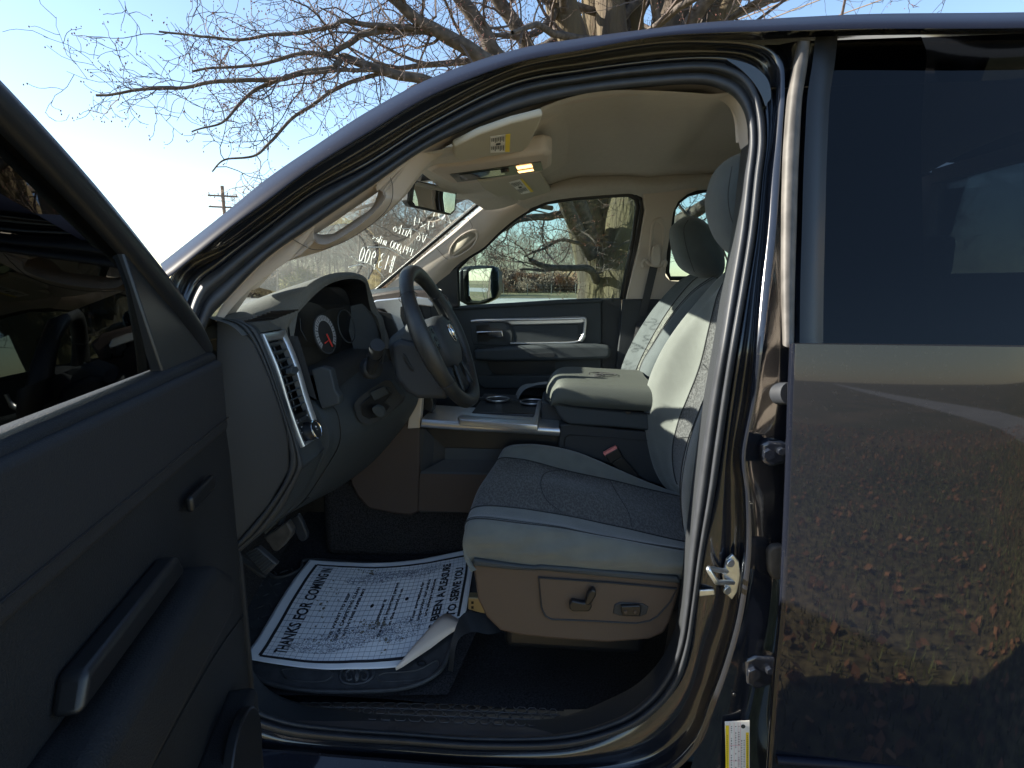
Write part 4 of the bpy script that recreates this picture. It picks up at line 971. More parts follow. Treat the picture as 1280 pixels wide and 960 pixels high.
# ================================================================== SEATS
DS = empty('driver_seat', U(720, 800, .40), TR)
def ds(o): return reb(o, DS)
def rows_px(R_): return [[U(*p) for p in r] for r in R_]
n_ = 60
c_nb = [U(x, y, .20) for x, y in ((596,706),(650,713),(700,717),(770,722),(846,724),(870,724))]
c_ns = [U(x, y, .175) for x, y in ((585,678),(640,688),(700,694),(770,702),(850,710),(872,708))]
c_nt = [U(x, y, .195) for x, y in ((586,655),(640,658),(700,665),(770,676),(856,692),(878,690))]
c_nt2 = [U(x, y, .225) for x, y in ((587,647),(640,649),(700,658),(770,672),(857,686),(880,684))]
c_ni = [U(x, y, .27) for x, y in ((590,641),(640,641),(696,648.5),(758,661),(857,682),(880,680))]
c_ce = [U(x, y, .43) for x, y in ((603,606),(650,606),(700,613),(765,628),(852,650),(874,650))]
c_fi = [U(x, y, .585) for x, y in ((621,577),(650,576.5),(696,588),(752,600.5),(842,621),(866,624))]
c_ft = [U(x, y, .645) for x, y in ((628,563),(660,556.5),(704,562),(745,575),(805,601),(840,616))]
c_ff = [U(x, y, .69) for x, y in ((630,566),(662,562),(706,570),(748,585),(808,612),(842,624))]
c_fb = [p+V((0, .0, -.12)) for p in c_ff]
allc = [c_nb, c_ns, c_nt, c_nt2, c_ni, c_ce, c_fi, c_ft, c_ff, c_fb]
def cap_front(c, i):   # extra points that turn the front edge down
    p = c[0]; d = [0, .004, .0, .004, .006, .008, .006, .004, 0, 0][i]
    z0 = c_nb[0].z-.005
    q2 = V((p.x+.006, p.y, z0)); q1 = V((p.x-d-.006, p.y, p.z*.5+z0*.5))
    return [q2, q1]+c[1:1]+[p]+c[1:] if i not in (0, 9) else [q2+V((.01, 0, 0)), V((p.x-.002, p.y, (z0+p.z)/2)), p]+c[1:]
full = [cap_front(c, i) for i, c in enumerate(allc)]
def resamp(rowsets, nu, nv): 
    rr = [cr(r, nu) for r in rowsets]; return list(map(list, zip(*[cr(c, nv) for c in zip(*rr)])))
G = resamp(full, 80, 91)     # 10 rows -> 91 samples, control k at index 10k
WR = 31
for i, r in enumerate(G):    # cloth wrinkles in the side panel
    for j, p in enumerate(r):
        if i < 24:
            w = math.sin(i/24*math.pi); p.y += w*(.0065*noise.noise(V((p.x*6+p.z*16, p.z*34-p.x*9, 1.3)))+.003*noise.noise(V((p.x*22+p.z*30, p.z*60-p.x*20, 4.3))))
        else: p.z += .0025*noise.noise(p*9)
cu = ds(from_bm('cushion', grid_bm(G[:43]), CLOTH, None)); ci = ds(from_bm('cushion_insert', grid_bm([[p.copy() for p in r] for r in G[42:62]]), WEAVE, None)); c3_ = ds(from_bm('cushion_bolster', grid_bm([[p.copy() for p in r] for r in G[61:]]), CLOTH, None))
def st_line(name, pts, par, m=SEAM, r=.0012): return reb(tube(name, pts, r, m, None, 6), par)
SEAMD = mat('dark_thread', (.03, .032, .034), .9)
st_line('seam', [p+V((0, 0, .0015)) for p in G[42][15:]], DS, SEAMD, .0016); st_line('seam', [p+V((0, 0, .0015)) for p in G[61][15:]], DS, SEAMD, .0016)
st_line('seam', [p+V((0, -.002, .001)) for p in G[25][12:]], DS, SEAMD, .0016)
st_line('stitching', [p+V((0, -.001, .0012)) for p in G[28][12:]], DS, SEAMD, .0008)
def seam_on(G, line, par, r=.0007, lift=V((0, 0, .0012)), m=SEAMD):
    pts = []
    for i, j in line: pts.append(G[int(i)][int(j)]+lift)
    return reb(tube('seam', cr(pts, 24), r, m, None, 6), par)
seam_on(G, ((43,46),(46,42),(51,40),(57,42),(61,47)), DS)
seam_on(G, ((43,60),(48,59),(55,58),(61,58)), DS); 
# seat base shield and its switches
BS = [(590,702),(640,709),(668,712),(676,709),(760,717),(846,725),(851,731),(846,752),(838,778),(830,792),(812,800),(760,804),(700,800),(650,795),(625,789),(608,772),(597,750)]
bs = ds(plate('side_shield', BS, .185, .10, PLASW, None, .016, 0, 5))
ds(plate('shield_top_band', [(591,699),(640,706),(668,709),(676,707),(760,714),(848,722),(852,730),(760,722),(680,714),(640,713),(592,708)], .178, .02, PLAS, None, .005))
PN = [(673,722),(760,728),(846,736),(838,752),(822,770),(812,776),(795,779),(740,776),(690,774),(682,770),(677,760)]
ds(plate('switch_plate', PN, .181, .01, PLASW, None, .003))
ds(tube('plate_edge', [U(x, y, .1815) for x, y in PN], .0024, PLASD, None, 6, None, True))
ds(plate('seat_switch', [(711,756),(715,751),(729,754),(738,752),(740,760),(736,765),(716,765),(712,762)], .164, .016, PLASB, None, .004, 0, 4))
ds(plate('recline_switch', [(735,742),(740,737),(745,739),(745,745),(739,755),(735,758),(731,755)], .160, .02, PLASB, None, .004, 0, 4))
ds(plate('lumbar_switch', [(776,758),(800,757),(802,762),(800,771),(778,770)], .168, .012, PLASB, None, .003))
ds(plate('lumbar_surround', [(768,756),(776,753),(804,755),(811,759),(808,768),(800,771),(774,770),(766,767)], .178, .005, PLASD, None, .003))
for x in (782, 794): ds(disc('switch_dot', U(x, 765, .167), (0, -1, 0), .0042, .003, PLASW, None, 20, .001))
ds(box('seat_frame', (.03, .42, .66), (.36, .36, .12), PLASB, None, .02))
ds(plate('seat_frame_front', [(590,710),(640,720),(640,790),(625,789),(608,772),(597,750)], .30, .30, PLASD, None, .02))
# seat back of the driver
b_fo = [(846,622,.66),(826,600,.69),(812,565,.70),(806,525,.70),(810,482,.70),(824,445,.69),(850,404,.67),(878,370,.64),(906,341,.60),(925,330,.57)]
b_ft = [(848,618,.62),(834,600,.645),(822,565,.655),(817,525,.655),(822,480,.655),(836,445,.645),(862,404,.63),(888,372,.61),(912,347,.58),(928,337,.56)]
b_fi = [(854,614,.57),(845,600,.58),(841,565,.585),(848,530,.585),(861,495,.585),(876,455,.58),(888,404,.57),(899,365,.56),(915,340,.55),(930,332,.54)]
b_ce = [(858,640,.42),(856,612,.42),(858,575,.42),(868,540,.42),(882,500,.42),(896,460,.42),(908,410,.42),(918,370,.42),(930,345,.42),(940,335,.42)]
b_ni = [(856,664,.29),(853,640,.285),(851,605,.28),(858,560,.28),(872,520,.28),(888,480,.28),(904,430,.29),(920,380,.30),(935,345,.31),(945,335,.32)]
b_nt = [(860,682,.22),(856,655,.21),(855,615,.205),(864,560,.205),(880,510,.205),(897,470,.21),(915,425,.22),(930,380,.24),(942,350,.26),(950,340,.28)]
b_no = [(872,690,.20),(868,655,.19),(872,610,.185),(885,560,.185),(902,510,.185),(918,470,.19),(932,425,.20),(944,380,.22),(952,350,.25),(955,340,.27)]
b_nb = [(900,700,.25),(900,655,.25),(905,610,.25),(918,560,.25),(935,510,.25),(948,470,.25),(960,425,.25),(968,380,.26),(970,350,.28),(960,335,.3)]
b_bk = [(b_nb[i][0]+20, b_nb[i][1], .45) for i in range(10)]
b_fb = [U(*p)+V((.08, .01, 0)) for p in b_fo]
H = resamp([b_fb]+rows_px([b_fo, b_ft, b_fi, b_ce, b_ni, b_nt, b_no, b_nb, b_bk]), 80, 91)
for r in H:
    for p in r: p.x += .0025*noise.noise(p*8)
ds(from_bm('backrest', grid_bm(H[:31]), CLOTH, None)); ds(from_bm('backrest_insert', grid_bm([[p.copy() for p in r] for r in H[30:51]]), WEAVE, None)); ds(from_bm('backrest_bolster', grid_bm([[p.copy() for p in r] for r in H[50:]]), CLOTH, None))
LS = V((-.002, 0, .0008))
st_line('seam', [p+LS for p in H[30][6:]], DS, SEAMD, .0015); st_line('seam', [p+LS for p in H[50][6:]], DS, SEAMD, .0015); st_line('seam', [p+LS*1.2 for p in H[57][6:]], DS, SEAMD, .001)
seam_on(H, ((31,44),(36,42),(41,40),(46,42),(50,46)), DS, .0009, LS*1.5); seam_on(H, ((31,22),(38,24),(44,26),(50,30)), DS, .0008, LS)
# head restraint
def headrest(name, outline, Yc, half, m, par, fwd=0):
    rows = []
    for k in range(17):
        t = -1+k/8; e = (1-abs(t)**2.6)**.42 if abs(t) < 1 else 0.0; e = .01+.99*e
        pts = [U(x, y, Yc) for x, y in outline]; c = sum(pts, V())/len(pts)
        rows.append([c+(p-c)*e+V((0, t*half, 0)) for p in pts])
    rr = [cr(r, 40, True) for r in rows]; bm = grid_bm(rr, closeu=True)
    o = from_bm(name, bm, m, None)
    return reb(o, par)
headrest('headrest', [(889,232),(886,250),(890,275),(900,300),(918,318),(942,318),(958,290),(960,240),(950,205),(930,193),(908,200),(895,214)], .43, .13, CLOTHD, DS)
ds(tube('headrest_seam', [U(x, y, .305) for x, y in ((915,208),(912,225),(910,245),(912,265),(917,282))], .001, SEAMD, None, 6, 20))
# passenger seat
PS = empty('passenger_seat', U(760, 560, 1.15), TR)
def ps(o): return reb(o, PS)
p_oo = [(772,500,1.40),(776,462,1.42),(790,428,1.42),(812,392,1.41),(835,364,1.39),(850,350,1.36),(862,343,1.32)]
p_ot = [(776,500,1.36),(781,462,1.38),(796,428,1.38),(818,394,1.37),(842,364,1.35),(860,347,1.32),(872,341,1.28)]
p_oi = [(786,500,1.28),(796,462,1.30),(812,428,1.30),(832,394,1.29),(853,366,1.27),(868,350,1.26),(880,343,1.24)]
p_ce = [(794,500,1.15),(808,462,1.15),(824,428,1.15),(842,394,1.15),(862,366,1.15),(876,350,1.15),(888,343,1.15)]
p_ii = [(800,500,1.02),(800,462,1.0),(818,428,1.0),(840,394,1.0),(864,366,1.02),(882,352,1.04),(892,346,1.06)]
p_it = [(800,500,.94),(804,462,.93),(824,428,.93),(848,394,.94),(873,366,.96),(890,354,1.0),(898,349,1.03)]
p_io = [(815,500,.90),(822,462,.89),(842,428,.89),(866,394,.90),(888,368,.93),(900,356,.98),(903,352,1.02)]
p_ib = [(860,500,.93),(865,462,.92),(880,428,.92),(900,394,.93),(910,370,.96),(912,360,1.0),(908,354,1.04)]
Q = resamp(rows_px([p_oo, p_ot, p_oi, p_ce, p_ii, p_it, p_io, p_ib]), 60, 71)
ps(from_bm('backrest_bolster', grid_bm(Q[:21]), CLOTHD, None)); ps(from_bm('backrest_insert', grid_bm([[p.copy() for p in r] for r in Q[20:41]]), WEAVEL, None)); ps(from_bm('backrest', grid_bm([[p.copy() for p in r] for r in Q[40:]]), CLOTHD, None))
st_line('seam', [p+LS for p in Q[20]], PS, SEAMD, .0016); st_line('seam', [p+LS for p in Q[40]], PS, SEAMD, .0016); st_line('seam', [p+LS for p in Q[44]], PS, SEAMD, .001)
headrest('headrest', [(839,285),(839,300),(843,318),(851,334),(866,344),(884,348),(899,345),(903,330),(898,308),(886,286),(872,274),(858,271),(846,277)], 1.13, .13, CLOTHD, PS)
ps(tube('headrest_seam', [U(x, y, .995) for x, y in ((860,275),(855,285),(856,300),(861,320),(868,340))], .0012, SEAMD, None, 6, 24))
ps(surf('cushion', rows_px([[(645,512,.98),(650,494,.98),(662,484,.98),(690,480,.98),(760,482,.98),(830,490,.98)], [(640,505,1.2),(650,484,1.2),(668,479,1.2),(690,477,1.2),(760,480,1.2),(830,486,1.2)], [(645,500,1.42),(655,483,1.42),(668,480,1.42),(690,478,1.42),(760,480,1.42),(830,484,1.42)]]), CLOTHD, None, 40, 20))
ps(box('seat_base', (U(740,520,1.2).x, 1.2, .86), (.42, .42, .26), PLASD, None, .03))
# ================================================================== FLOOR, PEDALS
pa_, pb_, pc_ = U(303,832,.28), U(560,838,.27), U(386,702,.68)
mn = (pb_-pa_).cross(pc_-pa_).normalized(); mn = mn if mn.z > 0 else -mn
def fl(x, y, h=0): return UP(x, y, pa_+mn*h, mn)
CP = from_bm('carpet', grid_bm([[fl(x, y, -.03) for x, y in r] for r in ([(150,640),(330,640),(480,640),(620,650)], [(190,780),(330,780),(450,780),(600,780)], [(240,880),(330,868),(450,870),(560,868)])]), CARPET, TR)
rows = []
for i in range(40):
    y = .23+i/39*1.2
    rows.append([V((-.9+j/59*2.2, y, fl(560,838,-.03).z-.045+.004*noise.noise(V((j*.3, i*.3, 0))))) for j in range(60)])
CP2 = from_bm('carpet', grid_bm(rows), CARPET, TR)
slab('firewall_carpet', [V((-.98, .08, .40)), V((-.98, 1.5, .40)), V((-1.11, 1.5, 1.0)), V((-1.11, .08, 1.0))], (-.02, 0, 0), CARPET, TR, 0)
slab('firewall', [V((-1.13, .13, .36)), V((-1.13, 1.5, .36)), V((-1.13, 1.5, 1.37)), V((-1.13, .13, 1.37))], (-.03, 0, 0), PLASB, TR, 0)
plate('kick_panel', [(240,560),(290,640),(288,700),(282,790),(262,830),(240,760)], .19, .02, PLASD, TR, .006)
zc = U(500, 885, .12).z
SPt = [(333,878),(400,878),(477,878),(560,880),(640,883),(705,887)]; SPc = [(326,893),(395,898),(470,902),(560,906),(640,909),(705,911)]; SPb = [(322,899),(390,908),(470,913),(560,918),(640,921.5),(705,924)]
sp = from_bm('sill_plate', grid_bm([cr([U(x, y, o) for x, y in c], 40) for c, o in (([(a, b+22) for a, b in SPt], .262), (([(a, b+3) for a, b in SPt]), .245), (SPt, .24), ([(a, b+.0) for a, b in SPc], .145), ([(a[0], a[1]*.5+b[1]*.5) for a, b in zip(SPc, SPb)], .122), (SPb, .108))]), SILLM, TR)
bm = bmesh.new()
P0_, P1_ = U(333,878,.24), U(705,887,.24)
SA_ = cr([U(*q, .24) for q in SPt], 200); SB_ = cr([U(*q, .145) for q in SPc], 200)
def spt(x, t): # t 0 far, 1 near
    k_ = int(max(0, min(199, x*199))); a = SA_[k_]; b = SB_[k_]; return a.lerp(b, t)+V((0, 0, .0012))
k = 0
for i in range(24):
    for j in range(3):
        cx = (i+.5*(j % 2)+.5)/24.5; ct = .18+j*.30
        if cx > .985: continue
        tube_bm([spt(cx+.0185*math.cos(a), ct+.165*math.sin(a)) for a in [R(60*q) for q in range(6)]], .0015, 4, bm, closed=True)
from_bm('hexagon_tread', bm, mat('pale_tread_edge', (.13, .125, .12), .4), sp)  # tread lines paler than the sill around them
rs = [[(705,909),(740,908),(775,900),(790,893),(806,872),(822,846),(832,806),(838,764)],[(705,887),(740,886),(775,882),(790,877),(812,862),(835,838),(846,800),(850,760)], [(705,911),(740,910),(775,904),(795,896),(818,878),(840,850),(851,808),(856,762)], [(705,924),(740,922),(770,914),(792,902),(818,882),(842,850),(853,808),(858,762)]]
from_bm('rear_scuff_trim', grid_bm([cr([U(x, y, o) for x, y in c], 60) for c, o in zip(rs, (.26, .22, .14, .112))]), SILLM, TR)
tube('scuff_gap', [U(706,887,.24), U(707,911,.14), U(707,924,.106)], .0016, PLASB, TR, 6)
tube('scuff_gap', [U(787,879,.19), U(789,895,.135), U(712,920,.109), U(700,921,.109)], .0014, PLASB, TR, 6)
# pedals
pk = plate('parking_brake_pedal', [(306,692),(321,684),(346,706),(332,720),(329,718)], .27, .02, RUBBER, TR, .004)
for k in range(9):
    a = U(308+k*2.6, 691.5-(.0)+k*2.9, .268); b = U(320+k*2.6, 685.5+k*2.4, .268); tube('pedal_rib', [a, b], .0018, PLAS, pk, 5)
slab('pedal_arm', [U(290,694,.30), U(300,700,.30), U(332,722,.30), U(325,722,.30)], (0, .02, 0), PLASD, TR, .003)
br = plate('brake_pedal', [(328,672),(345,662),(358,652),(365,664),(363,672),(353,684),(346,690),(341,689),(335,680)], .44, .03, RUBBER2, TR, .008, 0, 4)
plate('accelerator_pedal', [(360,650),(372,643),(378,653),(384,668),(383,675),(377,678),(372,674)], .56, .02, RUBBER, TR, .006, 0, 4)
tube('pedal_arm', [U(350,655,.47), U(370,600,.50)], .01, PLASD, TR, 8)
sr = plate('seat_rail', [(585,747),(606,748),(606,768),(585,762)], .36, .03, mat('rail_zinc', (.45, .36, .2), .4, metal=.6), TR, .003)
for k in range(2): plate('rail_hole', [(589,752+k*6),(592,752+k*6),(592,755+k*6),(589,755+k*6)], .358, .001, PLASB, sr, 0)
surf('rail_cover', [[U(x, y, o) for x, y in r] for r, o in (([(560,838),(565,800),(578,768),(600,766),(625,772)], .28), ([(566,840),(572,802),(590,790),(610,793),(626,790)], .22))], PLASD, TR, 20)
# driver door, opened wide
DOORP = mat('door_black_plastic', (.011, .012, .014), .6, bump=.8, bscale=450, spec=.3, var=.35, vscale=3)
DH = U(290, 600, -.065)
DD = empty('driver_door', V((DH.x, DH.y, .9)), TR)
ax = V((math.cos(R(74)), -math.sin(R(74)), 0)); ay = V((math.sin(R(74)), math.cos(R(74)), 0))  # ay points to the outer side (forward, away)
ay = V((-math.sin(R(74)), -math.cos(R(74)), 0))
dz0, dz1 = .50, 1.40
def dp(s, z, o=0): return V((DH.x, DH.y, 0))+ax*s+ay*o+V((0, 0, z))
def dd(o): return reb(o, DD)
dpan = [dp(0, .52), dp(.3, .47), dp(1.02, .47), dp(1.10, .56), dp(1.12, .9), dp(1.12, 1.39), dp(.02, 1.41), dp(-.01, 1.2), dp(-.012, .8)]
dd(slab('door_panel', dpan, ay*.08, DOORP, None, .012, 4))
dd(slab('outer_skin', [p+ay*.082 for p in dpan], ay*.05, PAINT, None, .015, 4))
dd(slab('armrest', [dp(.25, 1.00, -.06), dp(.95, 1.00, -.06), dp(1.0, 1.05, -.06), dp(.98, 1.1, -.06), dp(.3, 1.12, -.06), dp(.22, 1.06, -.06)], ay*.07, DOORP, None, .02, 4))
dd(slab('map_pocket', [dp(.12, .58, -.05), dp(.98, .58, -.05), dp(.98, .76, -.05), dp(.12, .78, -.05)], ay*.06, DOORP, None, .015, 4))
dd(slab('speaker_grille', [dp(.24+.10*math.cos(a), .70+.10*math.sin(a), -.055) for a in [i*math.pi/12 for i in range(24)]], ay*.02, PLASB, None, .004))
dd(slab('edge_moulding', [dp(-.014, .50, -.004), dp(.012, .50, -.010), dp(.010, .95, -.010), dp(-.006, 1.0, -.006)], ay*.06, DOORP, None, .006, 4))
dd(slab('upper_pad', [dp(.03, 1.26, -.012), dp(1.08, 1.25, -.012), dp(1.10, 1.385, -.012), dp(.03, 1.395, -.012)], ay*.02, mat('door_pad_plastic', (.018, .019, .022), .7, bump=.8, bscale=500, spec=.3), None, .010, 4))
dd(tube('pad_seam', [dp(.03, 1.285, -.0135), dp(1.08, 1.275, -.0135)], .0012, PLASB, None, 5))
dd(slab('pull_handle', [dp(.34, 1.13, -.03), dp(.62, 1.125, -.03), dp(.60, 1.16, -.03), dp(.36, 1.165, -.03)], ay*.03, PLASB, None, .008, 4))
dd(slab('inner_handle', [dp(.16, 1.19, -.022), dp(.27, 1.19, -.022), dp(.27, 1.215, -.022), dp(.16, 1.215, -.022)], ay*.012, PLASB, None, .005, 4))
dd(tube('panel_line', [dp(.0, .86, -.001), dp(.3, .90, -.001), dp(1.1, .92, -.001)], .0018, PLASB, None, 5, 30))
wfr = [dp(.02, 1.41, .03), dp(.06, 1.46, .035), dp(.16, 1.54, .045), dp(.30, 1.655, .07), dp(.45, 1.76, .10), dp(.62, 1.85, .13), dp(.80, 1.905, .145), dp(.95, 1.925, .15), dp(1.02, 1.90, .145), dp(1.06, 1.82, .12), dp(1.09, 1.6, .06), dp(1.11, 1.40, .03)]
dd(tube('window_frame', wfr, .024, PLASB, None, 10, 60))
dd(from_bm('window_glass', prism_bm(wfr, ay*.004), GLASSD, None, False))
dd(slab('mirror_sail', [dp(.03, 1.40, .01), dp(.24, 1.40, .01), dp(.24, 1.60, .05), dp(.13, 1.51, .04)], ay*.02, PLASB, None, .004))
# ================================================================== THINGS LEFT ON THE FLOOR
MM = mat('rubber_floor_mat', (.040, .042, .046), .6, bump=.4, bscale=300, var=.2, vscale=40)
MO = [(296,712),(322,706),(345,722),(375,712),(383,700),(440,703),(500,706),(560,700),(592,690),(600,720),(592,760),(575,782),(562,812),(552,836),(530,852),(500,861),(460,864),(400,864),(350,858),(318,845),(300,820),(290,770)]
mt = from_bm('floor_mat', prism_bm([fl(x, y, -.012) for x, y in MO], -mn*.008), MM, None); bevel(mt, .003); sharp(mt)
tag(mt, 'black rubber floor mat under the printed paper mat on the driver floor', 'floor mat')
tube('raised_rim', [fl(x, y, -.010) for x, y in MO], .006, MM, mt, 8, 120, True)
for q in ([(358,836),(410,838),(414,846),(400,852),(365,850),(354,843)], [(478,842),(520,838),(545,826),(548,834),(530,848),(490,852),(474,850)]):
    tube('moulded_channel', [fl(x, y, -.0115) for x, y in q], .0025, MM, mt, 6, 40, True)
bm = bmesh.new()
tube_bm(cr([fl(x, y, -.010) for x, y in ((426,840),(432,834),(448,832),(464,836),(466,845),(456,853),(438,855),(426,850),(426,840))], 40), .004, 7, bm)
for sx in (-1, 1): tube_bm(cr([fl(446+sx*x, y, -.009) for x, y in ((2,838),(9,837),(14,843),(11,850),(6,848),(7,844))], 20), lambda t: .006*(1-.6*t), 7, bm)
tube_bm([fl(446, 838, -.008), fl(446, 846, -.006), fl(446, 852, -.009)], [.008, .009, .004], 8, bm)
from_bm('moulded_emblem', bm, mat('worn_rubber', (.045, .048, .055), .5), mt)
bm = bmesh.new()
for i in range(9):
    for j in range(7):
        x, y = 300+i*11+(j % 2)*5, 722+j*13-i*1.5
        if x > 392-j*12+6: continue
        a = fl(x, y, -.0118); d = V((.010, .010, 0)) if (i+j) % 2 else V((.010, -.010, 0)); tube_bm([a-d, a+d], .0022, 5, bm)
from_bm('tread_pattern', bm, MM, mt)
tube('heel_hole_rim', [fl(527+5*math.cos(a), 829+3*math.sin(a), -.010) for a in [i*math.pi/8 for i in range(16)]], .002, PLASB, mt, 6, None, True)
# paper mat.  (u across the photo, v up the photo) -> surface
PQ = {'bl': (303,832), 'tl': (386,703), 'tr': (591,689), 'br': (577,818)}
L_ed = cr([V((*p, 0)) for p in ((303,823),(323,797),(350,752),(372,720),(387,702))], 50); R_ed = cr([V((*p, 0)) for p in ((572,828),(580,780),(587,740),(591,712),(592,688))], 50)
def edg(E, t): i = max(0, min(48.999, t*49)); k = int(i); return E[k].lerp(E[k+1], i-k)
def pm(u, v, h=0):
    a = edg(L_ed, v); b = edg(R_ed, v); p = a.lerp(b, u)
    p.y += (1-v)*(16*math.sin(math.pi*min(1, u*1.1))*.9)*(1 if u < .9 else 1)*.8 + v*(14*math.sin(math.pi*u))*.75-3*v
    wv = .0035*noise.noise(V((u*4, v*4, .5)))+.0015*noise.noise(V((u*11, v*9, 3)))
    q = fl(p.x, p.y, .0)+mn*(wv+h); return q
fold = lambda u, v: u-.72+(.0-v)*.86 > 0    # the turned corner (lower right)
NG = 64; bm = bmesh.new(); vv = {}
def fold_line(v): return .74+.78*v        # u limit at height v
vs_ = [[bm.verts.new(pm(min(i/NG, 1)*min(1, fold_line(j/NG)), j/NG)) for i in range(NG+1)] for j in range(NG+1)]
for j in range(NG):
    for i in range(NG): bm.faces.new([vs_[j][i], vs_[j][i+1], vs_[j+1][i+1], vs_[j+1][i]])
PAPER = mat('soiled_white_paper', (.80, .82, .86), .8, bump=.3, bscale=90)
pp = from_bm('paper_floor_mat', bm, PAPER, None); solid(pp, .0008, -1)
tag(pp, 'white printed paper mat with a folded corner lying over the rubber mat', 'paper mat')
# folded-over corner showing the back, warm bounce light painted into its colour
fa, fb = pm(.74, 0, .001), pm(1, .333, .001)
tip = fl(557, 763, .03)
fd = [[fa.lerp(fb, t) for t in [k/12 for k in range(13)]]]
tgt = [(495,836),(505,822),(520,804),(535,787),(548,772),(556,767),(562,768),(570,772),(576,776),(580,778),(582,779),(584,779),(585,780)]
e0 = [(495,838),(503,834),(512,828),(521,822),(530,816),(539,810),(548,803),(556,797),(563,792),(570,788),(575,785),(580,782),(585,780)]
outp = [fl(x, y, .004) for k, (x, y) in enumerate(tgt)]; inp = [fl(x, y, .003) for x, y in e0]
fr2 = from_bm('folded_corner', grid_bm([inp, [a.lerp(b, .3)+mn*.008 for a, b in zip(inp, outp)], [a.lerp(b, .7)+mn*.006 for a, b in zip(inp, outp)], outp]), PEACH, pp); solid(fr2, .0006, 0)
def inside(u, v): return u < fold_line(v)-.01
def quadp(bm, pts, h):
    vs = [bm.verts.new(pm(u, v, h)) for u, v in pts]; bm.faces.new(vs)
bm = bmesh.new()
def pline(u0, v0, u1, v1, w, h=.0012, n=40):
    L_ = V((u1-u0, v1-v0)); 
    for k in range(n):
        a, b = k/n, (k+1)/n
        ua, va, ub, vb = u0+L_.x*a, v0+L_.y*a, u0+L_.x*b, v0+L_.y*b
        if not (inside(ua, va) and inside(ub, vb)): continue
        if abs(L_.x) > abs(L_.y): quadp(bm, [(ua, va-w), (ub, vb-w), (ub, vb+w), (ua, va+w)], h)
        else: quadp(bm, [(ua-w, va), (ua+w, va), (ub+w, vb), (ub-w, vb)], h)
pline(.065, .06, .975, .06, .012); pline(.065, .06, .065, .92, .008); pline(.065, .92, .965, .92, .012); pline(.965, .07, .965, .92, .007)
from_bm('printed_border', bm, INK, pp, False)
bm = bmesh.new()
for k in range(1, 34): u = .065+.9*k/34; pline(u, .07, u, .91, .0007, .0009, 30)
for k in range(1, 22): v = .06+.86*k/22; pline(.07, v, .96, v, .0014, .0009, 36)
from_bm('printed_grid', bm, INKG, pp, False)
def pt(x, y):   # reading frame: x along v, letters' tops to -u
    return pm(-y, x, .0016)
def pt_in(lines, name):
    for s, cx, cy, size, sx in lines:
        bm = bmesh.new()
        vs, fs = text_polys(s, size, bold=.0022 if size > .05 else .0008)
        P = [(cx+x*sx, cy+y) for x, y in vs]
        for f in fs:
            if all(inside(-P[i][1], P[i][0]) for i in f): 
                try: bm.faces.new([bm.verts.new(pt(*P[i])) for i in f])
                except ValueError: pass
        from_bm(name, bm, INK, pp, False)
pt_in([('THANKS FOR COMING IN', .49, -.172, .082, .79), ('HAS BEEN A PLEASURE', .50, -.868, .060, 1.15), ('TO SERVE YOU', .54, -.945, .060, 1.15)], 'printed_lettering')
pt_in([('WE WANT TO KEEP', .43, -.345, .022, 1.7), ('YOUR CARPETING CLEAN', .45, -.380, .022, 1.65), ('WITH THIS PAPER MAT', .46, -.415, .022, 1.65),
 ('A customer is', .42, -.555, .024, 1.7), ('the most important person', .47, -.590, .024, 1.7), ('in the world to us.', .48, -.625, .024, 1.7),
 ('Your suggestions for', .50, -.735, .024, 1.7), ('improving our service', .51, -.768, .024, 1.7), ('are always welcome.', .52, -.80, .024, 1.7)], 'printed_small_lettering')
bm = bmesh.new()
for u, v in ((.49, .485), (.665, .52)):
    bm.faces.new([bm.verts.new(pm(u+.009*math.cos(a), v+.016*math.sin(a), .0016)) for a in [i*math.pi/8 for i in range(16)]])
from_bm('printed_dots', bm, INK, pp, False)
bm = bmesh.new(); random.seed(12)
for cx, cy, rx, ry, n in ((.40, .24, .24, .09, 1300), (.70, .28, .11, .09, 500), (.48, .77, .20, .065, 900), (.72, .80, .12, .06, 450)):
    for _ in range(n):
        a = random.uniform(0, 6.28); r = math.sqrt(random.random()); u = cx+rx*r*math.cos(a); v = cy+ry*r*math.sin(a)+(u-cx)*.25
        if not inside(u, v): continue
        s = random.uniform(.0009, .0024); quadp(bm, [(u-s, v-s*1.5), (u+s, v-s), (u+s, v+s*1.5), (u-s, v+s)], .0019)
from_bm('printed_stipple', bm, INKG, pp, False)
bm = bmesh.new()
for _ in range(150):
    cl = random.choice(((.25, .45, .09, .25), (.38, .85, .1, .05), (.5, .25, .3, .12), (.5, .35, .12, .04)))
    u, v = random.gauss(cl[0], cl[2]*.5), random.gauss(cl[1], cl[3]*.5)
    if not (0.02 < u and 0.02 < v < .98 and inside(u, v)): continue
    s = random.uniform(.001, .005)*(1 if random.random() < .85 else 2)
    quadp(bm, [(u+s*random.uniform(.6, 1.3)*math.cos(a), v+s*1.6*random.uniform(.6, 1.3)*math.sin(a)) for a in [i*1.047 for i in range(6)]], .0022)
from_bm('dirt_specks', bm, DIRT, pp, False)
